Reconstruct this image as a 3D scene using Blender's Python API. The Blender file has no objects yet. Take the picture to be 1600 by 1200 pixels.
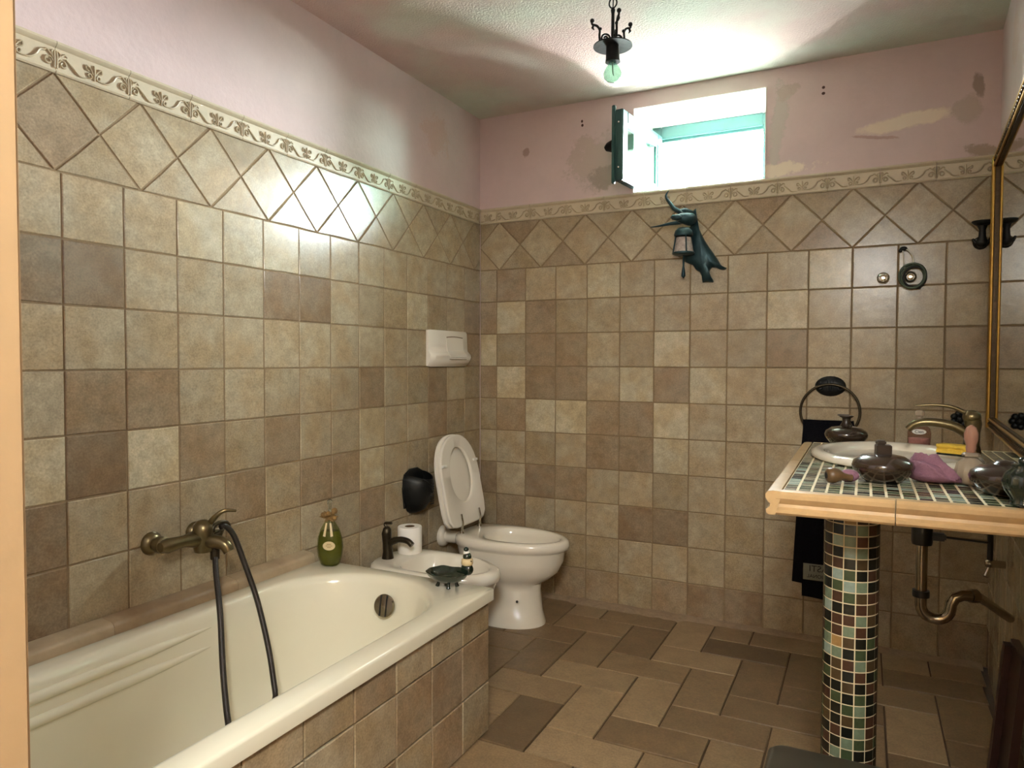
import bpy, bmesh, math, random
from mathutils import Vector, Matrix
R = math.radians
random.seed(7)
scn = bpy.context.scene
col = scn.collection

# ------------------------------------------------------------------ camera
# calibrated from the wall-tile grid (tile pitch 0.17 m); x=0 left wall, y=0 back wall, z=0 floor
FPX, YAW, PITCH, ROLL = 1101.05, -0.4634, -0.0325, 0.0022
CAM = Vector((1.8506, -3.3202, 1.2125))
_f = Vector((math.sin(YAW)*math.cos(PITCH), math.cos(YAW)*math.cos(PITCH), math.sin(PITCH)))
_r = Vector((math.cos(YAW), -math.sin(YAW), 0)); _u = _r.cross(_f)
CR = math.cos(ROLL)*_r + math.sin(ROLL)*_u
CU = -math.sin(ROLL)*_r + math.cos(ROLL)*_u
cd = bpy.data.cameras.new('camera'); cam = bpy.data.objects.new('camera', cd); col.objects.link(cam)
cd.sensor_width = 36.0; cd.lens = 36.0*FPX/1600; cd.clip_start = 0.02
cam.matrix_world = Matrix(((CR.x, CU.x, -_f.x, CAM.x), (CR.y, CU.y, -_f.y, CAM.y), (CR.z, CU.z, -_f.z, CAM.z), (0, 0, 0, 1)))
scn.camera = cam
def P(u, v, ax, val):
    "point on the plane coordinate[ax]=val seen in photo pixel (u,v)"
    d = CR*((u-800)/FPX) + CU*(-(v-600)/FPX) + _f
    return CAM + d*((val-CAM[ax])/d[ax])

# ------------------------------------------------------------------ light and exposure
w = bpy.data.worlds.new('world'); scn.world = w; w.use_nodes = True
w.node_tree.nodes['Background'].inputs[0].default_value = (0.86, 0.98, 1.0, 1)
w.node_tree.nodes['Background'].inputs[1].default_value = 225.0
def area(name, loc, target, sx, sy, power, color, portal=False):
    l = bpy.data.lights.new(name, 'AREA'); l.shape = 'RECTANGLE'; l.size = sx; l.size_y = sy; l.energy = power; l.color = color
    o = bpy.data.objects.new(name, l); col.objects.link(o); o.location = loc
    o.rotation_euler = (Vector(target)-Vector(loc)).to_track_quat('-Z', 'Y').to_euler()
    if portal: l.cycles.is_portal = True
    return o
area('window_portal', (1.145, 0.43, 2.21), (1.145, -1, 2.21), 0.56, 0.40, 1, (1, 1, 1), True)
# added area light, hidden by the sill, for assumed daylight bounce outside the window
area('assumed_bounce_light', (1.10, 0.395, 2.098), (0.15, -1.9, 0.70), 0.08, 0.02, 17.0, (0.93, 0.97, 1.0))
scn.view_settings.view_transform = 'Standard'; scn.view_settings.look = 'None'
scn.view_settings.exposure = 1.15; scn.view_settings.gamma = 1.0; scn.view_settings.use_curve_mapping = False
scn.cycles.use_denoising = True
scn.cycles.max_bounces = 10; scn.cycles.diffuse_bounces = 6; scn.cycles.glossy_bounces = 4; scn.cycles.transmission_bounces = 8
scn.cycles.sample_clamp_indirect = 6.0
scn.cycles.caustics_reflective = False; scn.cycles.caustics_refractive = False

# ------------------------------------------------------------------ materials
def lin(c):
    return tuple(((x/255)/12.92 if x/255 <= 0.04045 else ((x/255+0.055)/1.055)**2.4) for x in c) + (1,)
def mat(name, rgb, rough=0.5, metal=0.0, noise=None, bump=None, rand=0.0, trans=0.0, ior=1.45, rgb2=None, fine=None, coat=0.0, emit=None, alpha=None, spec=None):
    m = bpy.data.materials.new(name); m.use_nodes = True
    nt = m.node_tree; N = nt.nodes; L = nt.links; b = N['Principled BSDF']
    b.inputs['Base Color'].default_value = lin(rgb); b.inputs['Roughness'].default_value = rough
    b.inputs['Metallic'].default_value = metal; b.inputs['Transmission Weight'].default_value = trans; b.inputs['IOR'].default_value = ior
    b.inputs['Coat Weight'].default_value = coat
    if spec is not None: b.inputs['Specular IOR Level'].default_value = spec
    if emit: b.inputs['Emission Color'].default_value = lin(emit[0]); b.inputs['Emission Strength'].default_value = emit[1]
    if noise or bump:
        tc = N.new('ShaderNodeTexCoord'); oi = N.new('ShaderNodeObjectInfo')
        mul = N.new('ShaderNodeMath'); mul.operation = 'MULTIPLY'; mul.inputs[1].default_value = 37.0; L.new(oi.outputs['Random'], mul.inputs[0])
        add = N.new('ShaderNodeVectorMath'); L.new(tc.outputs['Object'], add.inputs[0]); L.new(mul.outputs[0], add.inputs[1])
    if noise:
        sc, amt = noise
        n1 = N.new('ShaderNodeTexNoise'); n1.inputs['Scale'].default_value = sc; n1.inputs['Detail'].default_value = 8; n1.inputs['Roughness'].default_value = 0.7
        L.new(add.outputs[0], n1.inputs['Vector'])
        mr = N.new('ShaderNodeMapRange'); mr.inputs[1].default_value = 0.3; mr.inputs[2].default_value = 0.7; mr.inputs[3].default_value = 1-amt; mr.inputs[4].default_value = 1+amt
        L.new(n1.outputs[0], mr.inputs[0])
        last = mr.outputs[0]
        if fine:
            nf = N.new('ShaderNodeTexNoise'); nf.inputs['Scale'].default_value = fine[0]; nf.inputs['Detail'].default_value = 3; L.new(add.outputs[0], nf.inputs['Vector'])
            mf = N.new('ShaderNodeMapRange'); mf.inputs[1].default_value = 0.3; mf.inputs[2].default_value = 0.7; mf.inputs[3].default_value = 1-fine[1]; mf.inputs[4].default_value = 1+fine[1]; L.new(nf.outputs[0], mf.inputs[0])
            mm = N.new('ShaderNodeMath'); mm.operation = 'MULTIPLY'; L.new(last, mm.inputs[0]); L.new(mf.outputs[0], mm.inputs[1]); last = mm.outputs[0]
        if rand:
            m2 = N.new('ShaderNodeMapRange'); m2.inputs[3].default_value = 1-rand; m2.inputs[4].default_value = 1+rand; L.new(oi.outputs['Random'], m2.inputs[0])
            m3 = N.new('ShaderNodeMath'); m3.operation = 'MULTIPLY'; L.new(last, m3.inputs[0]); L.new(m2.outputs[0], m3.inputs[1]); last = m3.outputs[0]
        mx = N.new('ShaderNodeMix'); mx.data_type = 'RGBA'; mx.blend_type = 'MULTIPLY'; mx.inputs[0].default_value = 1.0
        if rgb2:
            n2 = N.new('ShaderNodeTexNoise'); n2.inputs['Scale'].default_value = sc*0.35; n2.inputs['Detail'].default_value = 4; L.new(add.outputs[0], n2.inputs['Vector'])
            r2 = N.new('ShaderNodeMapRange'); r2.inputs[1].default_value = 0.4; r2.inputs[2].default_value = 0.62; L.new(n2.outputs[0], r2.inputs[0])
            m0 = N.new('ShaderNodeMix'); m0.data_type = 'RGBA'; L.new(r2.outputs[0], m0.inputs[0])
            m0.inputs[6].default_value = lin(rgb); m0.inputs[7].default_value = lin(rgb2); L.new(m0.outputs[2], mx.inputs[6])
        else: mx.inputs[6].default_value = lin(rgb)
        L.new(last, mx.inputs[7]); L.new(mx.outputs[2], b.inputs['Base Color'])
    if bump:
        sc, st = bump
        n3 = N.new('ShaderNodeTexNoise'); n3.inputs['Scale'].default_value = sc; n3.inputs['Detail'].default_value = 5; L.new(add.outputs[0], n3.inputs['Vector'])
        bp = N.new('ShaderNodeBump'); bp.inputs['Strength'].default_value = st; bp.inputs['Distance'].default_value = 0.004
        L.new(n3.outputs[0], bp.inputs['Height']); L.new(bp.outputs[0], b.inputs['Normal'])
    return m
def patch_wall(name, rgb, patches, bump_scale, bump_str):
    "plaster with knocked-off / repaired patches: (centre, radii, rgb, wobble, relief)"
    m = mat(name, rgb, 0.75, noise=(6, 0.05), bump=None)
    nt = m.node_tree; N = nt.nodes; L = nt.links; b = N['Principled BSDF']
    prev = b.inputs['Base Color'].links[0].from_socket
    geo = N.new('ShaderNodeNewGeometry')
    ns = N.new('ShaderNodeTexNoise'); ns.inputs['Scale'].default_value = 11; ns.inputs['Detail'].default_value = 8; ns.inputs['Roughness'].default_value = 0.75; L.new(geo.outputs['Position'], ns.inputs['Vector'])
    sub = N.new('ShaderNodeVectorMath'); sub.operation = 'SUBTRACT'; L.new(ns.outputs['Color'], sub.inputs[0]); sub.inputs[1].default_value = (0.5, 0.5, 0.5)
    nb = N.new('ShaderNodeTexNoise'); nb.inputs['Scale'].default_value = bump_scale; nb.inputs['Detail'].default_value = 6; L.new(geo.outputs['Position'], nb.inputs['Vector'])
    h = nb.outputs[0]
    for (c, rad, prgb, wob, relief, tilt) in patches:
        dv = N.new('ShaderNodeVectorMath'); dv.operation = 'SUBTRACT'; L.new(geo.outputs['Position'], dv.inputs[0]); dv.inputs[1].default_value = c
        rot = N.new('ShaderNodeVectorRotate'); rot.rotation_type = 'Y_AXIS'; rot.inputs['Angle'].default_value = tilt; L.new(dv.outputs[0], rot.inputs['Vector'])
        dd = N.new('ShaderNodeVectorMath'); dd.operation = 'DIVIDE'; L.new(rot.outputs[0], dd.inputs[0]); dd.inputs[1].default_value = rad
        sc = N.new('ShaderNodeVectorMath'); sc.operation = 'SCALE'; sc.inputs['Scale'].default_value = wob*2.6 if wob > 0.2 else wob; L.new(sub.outputs[0], sc.inputs[0])
        ad = N.new('ShaderNodeVectorMath'); L.new(dd.outputs[0], ad.inputs[0]); L.new(sc.outputs[0], ad.inputs[1])
        ln = N.new('ShaderNodeVectorMath'); ln.operation = 'LENGTH'; L.new(ad.outputs[0], ln.inputs[0])
        mr = N.new('ShaderNodeMapRange'); mr.inputs[1].default_value = 1.05; mr.inputs[2].default_value = 0.75; L.new(ln.outputs['Value'], mr.inputs[0])
        mx = N.new('ShaderNodeMix'); mx.data_type = 'RGBA'; L.new(mr.outputs[0], mx.inputs[0]); L.new(prev, mx.inputs[6]); mx.inputs[7].default_value = lin(prgb); prev = mx.outputs[2]
        if relief:
            ma = N.new('ShaderNodeMath'); ma.operation = 'MULTIPLY_ADD'; L.new(mr.outputs[0], ma.inputs[0]); ma.inputs[1].default_value = relief; L.new(h, ma.inputs[2]); h = ma.outputs[0]
    L.new(prev, b.inputs['Base Color'])
    bp = N.new('ShaderNodeBump'); bp.inputs['Strength'].default_value = bump_str; bp.inputs['Distance'].default_value = 0.004; L.new(h, bp.inputs['Height']); L.new(bp.outputs[0], b.inputs['Normal'])
    return m

GREY = (188, 172, 162); CREAM = (226, 212, 192)
BK = [((0.62, 0, 2.20), (0.13, 9, 0.12), GREY, 1.3, 1.5, 0.6), ((0.71, 0, 2.12), (0.10, 9, 0.06), (166, 152, 140), 1.2, -1.0, 0.5),
      ((1.99, 0, 2.195), (0.19, 9, 0.034), CREAM, 0.5, 3.5, 0.10), ((2.20, 0, 2.215), (0.05, 9, 0.055), GREY, 0.8, 3.0, -0.2), ((2.235, 0, 2.30), (0.020, 9, 0.055), (160, 142, 130), 0.8, 2.0, 0.25),
      ((1.50, 0, 2.24), (0.035, 9, 0.2), (192, 182, 174), 1.5, 1.2, -0.1), ((1.50, 0, 2.06), (0.16, 9, 0.03), CREAM, 1.2, 1.0, 0.0), ((1.53, 0, 2.39), (0.05, 9, 0.035), GREY, 1.2, 0.6, 0.4),
      ((0.27, 0, 2.29), (0.02, 9, 0.025), (168, 144, 134), 1.2, 0.0, 0), ((2.24, 0, 2.045), (0.07, 9, 0.025), (166, 148, 132), 1.3, 1.0, -0.3),
      ((0.575, 0, 2.405), (0.006, 9, 0.008), (70, 45, 38), 0.1, 0, 0), ((0.577, 0, 2.385), (0.007, 9, 0.008), (70, 45, 38), 0.1, 0, 0), ((1.675, 0, 2.385), (0.007, 9, 0.007), (70, 45, 38), 0.1, 0, 0), ((1.675, 0, 2.36), (0.008, 9, 0.007), (70, 45, 38), 0.1, 0, 0),
      ((1.88, 0, 2.145), (0.11, 9, 0.007), (184, 156, 148), 1.2, -0.6, -0.15)]
PINK = (204, 184, 181)
M = {}
M['plaster_back'] = patch_wall('plaster_back', PINK, BK, 40, 0.35)
M['plaster'] = patch_wall('plaster', PINK, [((0, -0.42, 2.30), (9, 0.13, 0.10), (202, 176, 168), 1.4, 0.5, 0)], 60, 0.3)
M['ceiling'] = mat('ceiling_paint', (200, 176, 170), 0.85, noise=(5, 0.06), bump=(130, 1.0), rgb2=(198, 202, 188))
M['hall'] = mat('hall_paint', (148, 124, 92), 0.6, noise=(6, 0.04), bump=(60, 0.1))
TONES = {'L': (180, 170, 144), 'M': (164, 152, 127), 'N': (155, 142, 117), 'B': (145, 129, 105), 'D': (133, 117, 95)}
for k, c in TONES.items():
    M['t'+k] = mat('wall_tile_'+{'L': 'light', 'M': 'beige', 'N': 'tan', 'B': 'brown', 'D': 'dark'}[k], c, 0.24, noise=(24, 0.2), fine=(190, 0.16), bump=(35, 0.10), rand=0.06, rgb2=tuple(int(x*y) for x, y in zip(c, (0.97, 0.93, 0.88))))
for k, c in {'L': (142, 120, 90), 'M': (130, 108, 79), 'B': (116, 95, 68), 'D': (98, 79, 55)}.items():
    M['f'+k] = mat('floor_tile_'+{'L': 'light', 'M': 'mid', 'B': 'brown', 'D': 'dark'}[k], c, 0.5, noise=(14, 0.18), fine=(150, 0.15), bump=(30, 0.4), rand=0.07)
M['grout'] = mat('grout', (128, 108, 80), 0.9, noise=(30, 0.12), bump=(80, 0.4))
M['floor_grout'] = mat('floor_grout', (78, 60, 40), 0.9, noise=(30, 0.12), bump=(80, 0.4))
M['mortar'] = mat('mortar', (138, 118, 94), 0.95, noise=(25, 0.2), bump=(60, 1.0))
M['frieze'] = mat('frieze_ceramic', (192, 180, 154), 0.4, noise=(30, 0.06), bump=(60, 0.1), rand=0.03)
M['frieze_relief'] = mat('frieze_relief_shading', (172, 157, 128), 0.45, noise=(40, 0.12))  # darker than the frieze body: shading of the scrolls put into their colour
M['stone'] = mat('ledge_stone', (168, 150, 122), 0.35, noise=(9, 0.18), bump=(40, 0.15), rgb2=(148, 126, 98))
M['white'] = mat('white_acrylic', (224, 219, 196), 0.14, noise=(3, 0.02), coat=0.3)
M['ceramic'] = mat('white_ceramic', (226, 219, 202), 0.12, noise=(3, 0.02), coat=0.3)
M['seat'] = mat('white_plastic', (230, 224, 210), 0.25)
M['bronze'] = mat('aged_bronze', (112, 100, 72), 0.3, 0.9, noise=(20, 0.2))
M['dbronze'] = mat('dark_bronze', (64, 56, 42), 0.35, 0.8, noise=(20, 0.2))
M['iron'] = mat('black_iron', (22, 24, 24), 0.45, 0.4, noise=(30, 0.25), bump=(60, 0.2))
M['teal_iron'] = mat('patinated_iron', (38, 62, 68), 0.4, 0.5, noise=(14, 0.3), bump=(40, 0.3))
M['chrome'] = mat('chrome', (210, 208, 200), 0.12, 1.0)
M['dchrome'] = mat('tarnished_chrome', (150, 140, 120), 0.22, 1.0)
M['black_plastic'] = mat('black_plastic', (16, 16, 15), 0.4)
M['rubber'] = mat('dark_hose', (44, 38, 32), 0.35, 0.3, bump=(300, 0.3))
M['green_wood'] = mat('green_painted_wood', (26, 60, 57), 0.45, noise=(18, 0.15), bump=(50, 0.15))
M['white_paint'] = mat('white_reveal', (240, 240, 234), 0.8, noise=(8, 0.04))
M['gold'] = mat('gilt_wood', (172, 132, 62), 0.35, 0.7, noise=(40, 0.2))
M['dgold'] = mat('dark_gilt', (70, 52, 28), 0.45, 0.5, noise=(60, 0.3), bump=(90, 0.5))
M['mirror'] = mat('mirror_silver', (225, 228, 222), 0.02, 1.0)
def glass(name, rgb, rough=0.02):
    return mat(name, rgb, rough, trans=1.0, ior=1.45)
M['glass'] = glass('clear_glass', (236, 246, 240))
def thin_glass(name, rgb, refl):
    m = bpy.data.materials.new(name); m.use_nodes = True; N = m.node_tree.nodes; L = m.node_tree.links
    N.remove(N['Principled BSDF']); tr = N.new('ShaderNodeBsdfTransparent'); tr.inputs[0].default_value = lin(rgb)
    gl = N.new('ShaderNodeBsdfGlossy'); gl.inputs['Roughness'].default_value = 0.03; fr = N.new('ShaderNodeLayerWeight'); fr.inputs[0].default_value = 0.5; pw = N.new('ShaderNodeMath'); pw.operation = 'POWER'; pw.inputs[1].default_value = 4.0; L.new(fr.outputs['Facing'], pw.inputs[0]); ml = N.new('ShaderNodeMath'); ml.operation = 'MULTIPLY_ADD'; L.new(pw.outputs[0], ml.inputs[0]); ml.inputs[1].default_value = refl*2; ml.inputs[2].default_value = 0.03
    mx = N.new('ShaderNodeMixShader'); L.new(ml.outputs[0], mx.inputs[0]); L.new(tr.outputs[0], mx.inputs[1]); L.new(gl.outputs[0], mx.inputs[2]); L.new(mx.outputs[0], N['Material Output'].inputs[0]); return m
M['pane'] = thin_glass('window_pane', (225, 246, 238), 0.3); M['bulb'] = thin_glass('bulb_glass', (186, 214, 202), 0.4)
M['green_liq'] = mat('olive_liquid', (104, 100, 44), 0.15)
M['bottle_glass'] = thin_glass('bottle_glass', (214, 220, 186), 0.25)
M['paper'] = mat('toilet_paper', (240, 236, 226), 0.9, bump=(90, 0.3))
M['edge_tile'] = mat('counter_edge_ceramic', (182, 152, 108), 0.3, noise=(25, 0.12), bump=(50, 0.15), rand=0.04)
M['msgrout'] = mat('mosaic_grout', (214, 200, 164), 0.85, bump=(90, 0.3))
MOS = {'k': (22, 24, 18), 'g': (58, 70, 46), 's': (104, 118, 96), 'b': (70, 56, 36), 'r': (66, 44, 32), 'o': (150, 118, 72), 'a': (132, 148, 136), 'w': (120, 116, 96)}
for k, c in MOS.items():
    M['m'+k] = mat('mosaic_glass_'+{'k': 'black', 'g': 'green', 's': 'sage', 'b': 'olive', 'r': 'russet', 'o': 'gold', 'a': 'aqua', 'w': 'taupe'}[k], c, 0.26, noise=(60, 0.2))
M['flask'] = mat('brown_glaze', (44, 32, 22), 0.2, noise=(12, 0.25), coat=0.5)
M['flask_dark'] = mat('dark_flask_neck', (40, 29, 19), 0.3)
M['sponge'] = mat('yellow_foam', (228, 192, 72), 0.9, noise=(80, 0.12), bump=(180, 0.9))
M['scour'] = mat('green_scourer', (30, 34, 22), 0.95, bump=(200, 1.0))
M['cloth'] = mat('mauve_cloth', (142, 102, 118), 0.95, noise=(120, 0.12), bump=(300, 0.6))
M['towel'] = mat('black_towel', (17, 17, 22), 1.0, noise=(200, 0.3), bump=(260, 1.0), spec=0.1)
M['tag'] = mat('towel_tag', (122, 124, 112), 0.8)
M['ink'] = mat('dark_ink', (14, 16, 18), 0.7)
M['wood'] = mat('turned_wood', (88, 66, 40), 0.4, noise=(20, 0.2))
M['dwood'] = mat('dark_red_wood', (44, 22, 16), 0.35, noise=(12, 0.25))
M['bin'] = mat('dark_bin_plastic', (52, 48, 38), 0.4, noise=(20, 0.1))
M['pinkgel'] = thin_glass('clear_pink_bottle', (232, 212, 206), 0.3)
M['gel'] = mat('pink_gel', (210, 178, 176), 0.3, noise=(60, 0.25))
M['pinkglass'] = mat('pink_glass', (222, 168, 144), 0.08, trans=0.55, ior=1.3)
M['lightglass'] = mat('ribbed_glass', (226, 206, 180), 0.1, trans=0.6, ior=1.3)
M['dkgreen'] = mat('dark_green_glaze', (22, 34, 24), 0.15, noise=(30, 0.3), coat=0.4)
M['cream'] = mat('cream_paint', (206, 186, 142), 0.5)
M['label'] = mat('white_label', (232, 230, 220), 0.6)
M['cable'] = mat('green_cable', (70, 84, 66), 0.5)
M['wire'] = mat('white_wire', (210, 206, 190), 0.5)
M['lantern'] = mat('lantern_amber', (170, 158, 150), 0.25, noise=(70, 0.35), bump=(120, 0.8))
M['leaf'] = mat('dried_flower', (120, 92, 50), 0.8, noise=(50, 0.3))
M['ground'] = mat('terrace', (112, 112, 100), 0.9, noise=(3, 0.06))

# ------------------------------------------------------------------ mesh building
class MB:
    def __init__(s): s.v = []; s.f = []
    def add(s, vs, fs):
        o = len(s.v); s.v += [tuple(x) for x in vs]; s.f += [tuple(i+o for i in f) for f in fs]; return s
    def box(s, x0, x1, y0, y1, z0, z1):
        return s.add([(x0,y0,z0),(x1,y0,z0),(x1,y1,z0),(x0,y1,z0),(x0,y0,z1),(x1,y0,z1),(x1,y1,z1),(x0,y1,z1)],
                     [(3,2,1,0),(4,5,6,7),(0,1,5,4),(1,2,6,5),(2,3,7,6),(3,0,4,7)])
    def bbox(s, x0, x1, y0, y1, z0, z1, b):
        "bevelled box"
        bm = bmesh.new(); bmesh.ops.create_cube(bm, size=1)
        for v in bm.verts: v.co = ((x0+x1)/2+v.co.x*(x1-x0), (y0+y1)/2+v.co.y*(y1-y0), (z0+z1)/2+v.co.z*(z1-z0))
        bmesh.ops.bevel(bm, geom=bm.edges[:], offset=b, segments=2, affect='EDGES')
        bm.verts.index_update(); s.add([v.co[:] for v in bm.verts], [[v.index for v in f.verts] for f in bm.faces]); bm.free(); return s
    def loft(s, rings, cap0=True, cap1=True, closed=True):
        n = len(rings[0]); vs = [p for r in rings for p in r]; fs = []
        for k in range(len(rings)-1):
            for i in range(n if closed else n-1):
                j = (i+1) % n; fs.append((k*n+i, k*n+j, (k+1)*n+j, (k+1)*n+i))
        if cap0: fs.append(tuple(range(n-1, -1, -1)))
        if cap1: fs.append(tuple((len(rings)-1)*n+i for i in range(n)))
        return s.add(vs, fs)
    def lathe(s, prof, cx=0, cy=0, cz=0, n=24, sx=1, sy=1, cap0=True, cap1=True, rib=None):
        rings = []
        for r, z in prof:
            rings.append([(cx+sx*r*(1+(rib[1]*math.cos(rib[0]*2*math.pi*i/n) if rib else 0))*math.cos(2*math.pi*i/n), cy+sy*r*(1+(rib[1]*math.cos(rib[0]*2*math.pi*i/n) if rib else 0))*math.sin(2*math.pi*i/n), cz+z) for i in range(n)])
        return s.loft(rings, cap0, cap1)
    def tube(s, path, rad, n=10, caps=True):
        path = [Vector(p) for p in path]; rr = rad if isinstance(rad, (list, tuple)) else [rad]*len(path)
        rings = []; up = None
        for i, p in enumerate(path):
            t = (path[min(i+1, len(path)-1)]-path[max(i-1, 0)])
            if t.length < 1e-9: t = Vector((0, 0, 1))
            t.normalize()
            if up is None: up = t.orthogonal().normalized()
            else:
                up = up - t*up.dot(t)
                up = up.normalized() if up.length > 1e-6 else t.orthogonal().normalized()
            sd = t.cross(up)
            rings.append([tuple(p + (up*math.cos(2*math.pi*k/n) + sd*math.sin(2*math.pi*k/n))*rr[i]) for k in range(n)])
        return s.loft(rings, caps, caps)
    def ball(s, c, r, n=14, m=8, sc=(1, 1, 1)):
        rings = []
        for k in range(1, m):
            a = math.pi*k/m
            rings.append([(c[0]+sc[0]*r*math.sin(a)*math.cos(2*math.pi*i/n), c[1]+sc[1]*r*math.sin(a)*math.sin(2*math.pi*i/n), c[2]-sc[2]*r*math.cos(a)) for i in range(n)])
        o = len(s.v); s.loft(rings, False, False)
        s.v += [(c[0], c[1], c[2]-sc[2]*r), (c[0], c[1], c[2]+sc[2]*r)]; b, t = len(s.v)-2, len(s.v)-1
        for i in range(n):
            j = (i+1) % n; s.f.append((b, o+j, o+i)); s.f.append((t, o+(m-2)*n+i, o+(m-2)*n+j))
        return s
    def prism(s, poly, d0, d1, bev=0.0, plane='xz'):
        "polygon in (a,b) extruded in the third axis from d0 (back) to d1 (front); front edge bevelled"
        def p3(a, b, d): return (a, d, b) if plane == 'xz' else ((d, a, b) if plane == 'yz' else (a, b, d))
        cx = sum(p[0] for p in poly)/len(poly); cy = sum(p[1] for p in poly)/len(poly)
        sgn = 1 if d1 > d0 else -1; rings = [[p3(a, b, d0) for a, b in poly]]
        if bev:
            rings.append([p3(a, b, d1-sgn*bev) for a, b in poly])
            ins = []
            for a, b in poly:
                l = math.hypot(a-cx, b-cy); k = max(0, (l-bev*1.3)/l) if l else 0; ins.append((cx+(a-cx)*k, cy+(b-cy)*k))
            rings.append([p3(a, b, d1) for a, b in ins])
        else: rings.append([p3(a, b, d1) for a, b in poly])
        return s.loft(rings)
    def mesh(s, name, smooth=0):
        me = bpy.data.meshes.new(name); me.from_pydata(s.v, [], s.f)
        bm = bmesh.new(); bm.from_mesh(me); bmesh.ops.recalc_face_normals(bm, faces=bm.faces); bm.to_mesh(me); bm.free()
        if smooth:
            me.polygons.foreach_set('use_smooth', [True]*len(me.polygons)); me.set_sharp_from_angle(angle=R(smooth))
        me.update(); return me
    def build(s, name, m, parent=None, smooth=0, loc=None):
        me = s.mesh(name, smooth); me.materials.append(M[m] if isinstance(m, str) else m)
        return place(name, me, parent, loc)
def place(name, me, parent=None, loc=None, rot=None, m=None):
    o = bpy.data.objects.new(name, me); col.objects.link(o)
    if parent: o.parent = parent
    if loc is not None: o.location = loc
    if rot is not None: o.rotation_euler = rot
    if m:
        o.material_slots[0].link = 'OBJECT'; o.material_slots[0].material = M[m]
    return o
def thing(name, label, cat, loc=(0, 0, 0), rz=0.0, group=None):
    o = bpy.data.objects.new(name, None); col.objects.link(o); o.location = loc; o.rotation_euler = (0, 0, rz); o.empty_display_size = 0.05
    return tag(o, label, cat, group)
def tag(o, label, cat=None, group=None, kind=None):
    o['label'] = label
    if cat: o['category'] = cat
    if group: o['group'] = group
    if kind: o['kind'] = kind
    return o
def struct(o, label):
    o['label'] = label; o['kind'] = 'structure'; return o
def bez(pts, n=24):
    "Catmull-Rom through points"
    pts = [Vector(p) for p in pts]; q = [2*pts[0]-pts[1]] + pts + [2*pts[-1]-pts[-2]]; out = []
    segs = len(pts)-1; per = max(2, n//segs)
    for i in range(segs):
        a, b, c, d = q[i:i+4]
        for k in range(per):
            t = k/per
            out.append(0.5*((2*b)+(c-a)*t+(2*a-5*b+4*c-d)*t*t+(3*b-a-3*c+d)*t**3))
    out.append(pts[-1]); return out
def spiral(cx, cz, r0, r1, a0, turns, n=22):
    return [(cx+(r0+(r1-r0)*k/n)*math.cos(a0+turns*2*math.pi*k/n), cz+(r0+(r1-r0)*k/n)*math.sin(a0+turns*2*math.pi*k/n)) for k in range(n+1)]
def text(name, s, size, m, parent, loc, rot, mirror=False, ext=0.0004):
    c = bpy.data.curves.new(name, 'FONT'); c.body = s; c.size = size; c.extrude = ext; c.align_x = 'CENTER'; c.align_y = 'CENTER'
    o = bpy.data.objects.new(name, c); col.objects.link(o)
    dg = bpy.context.evaluated_depsgraph_get(); me = bpy.data.meshes.new_from_object(o.evaluated_get(dg)); bpy.data.objects.remove(o)
    if mirror:
        for v in me.vertices: v.co.x = -v.co.x
    me.materials.clear(); me.materials.append(M[m])
    return place(name, me, parent, loc, rot)

# ================================================================== the room
S = 0.17; ZB = 1.695; ZF0, ZF1 = 1.94, 2.02; CEIL = 2.50; RX = 2.305; RA = R(3.2); YF = -2.95
A0 = 0.0989                                  # first part tile on the back wall
# ---- floor
fl = MB().box(-0.2, 3.3, -4.7, 0.42, -0.12, -0.006).build('floor', 'floor_grout')
struct(fl, 'brown stone-look tile floor of the bathroom')
# ---- walls
wl = MB().box(-0.2, -0.005, YF-0.15, 0.42, -0.005, CEIL+0.05).build('wall_left', 'plaster'); struct(wl, 'left wall, beige square tiles below a frieze, pink plaster above')
WX0, WX1, WZ0, WZ1, WD = 0.84, 1.445, 2.022, 2.425, 0.42
mb = MB(); mb.box(-0.005, WX0, 0.005, WD, -0.005, CEIL+0.05).box(WX1, 2.6, 0.005, WD, -0.005, CEIL+0.05).box(WX0, WX1, 0.005, WD, -0.005, WZ0).box(WX0, WX1, 0.005, WD, WZ1, CEIL+0.05)
wb = mb.build('wall_back', 'plaster_back'); struct(wb, 'back wall under the small window, tiled, patched pink plaster above')
t = math.tan(RA)
mb = MB(); z0, z1 = -0.005, CEIL+0.05; xa, xb = RX+0.005+t*0.1, RX+0.005-t*(-YF+0.15)
mb.add([(xa,0.1,z0),(xb,YF-0.15,z0),(xb+0.4,YF-0.15,z0),(xa+0.3,0.1,z0),(xa,0.1,z1),(xb,YF-0.15,z1),(xb+0.4,YF-0.15,z1),(xa+0.3,0.1,z1)], [(3,2,1,0),(4,5,6,7),(0,1,5,4),(1,2,6,5),(2,3,7,6),(3,0,4,7)])
wr = mb.build('wall_right', 'plaster'); struct(wr, 'right wall behind the mirror, pink plaster above tiles')
mb = MB(); mb.box(-0.2, 1.10, YF-0.15, YF, -0.005, CEIL+0.05).box(2.10, 3.0, YF-0.15, YF, -0.005, CEIL+0.05).box(1.10, 2.10, YF-0.15, YF, 2.12, CEIL+0.05)
wf = mb.build('wall_front', 'plaster'); struct(wf, 'front wall with the doorway the picture is taken through')
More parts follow.
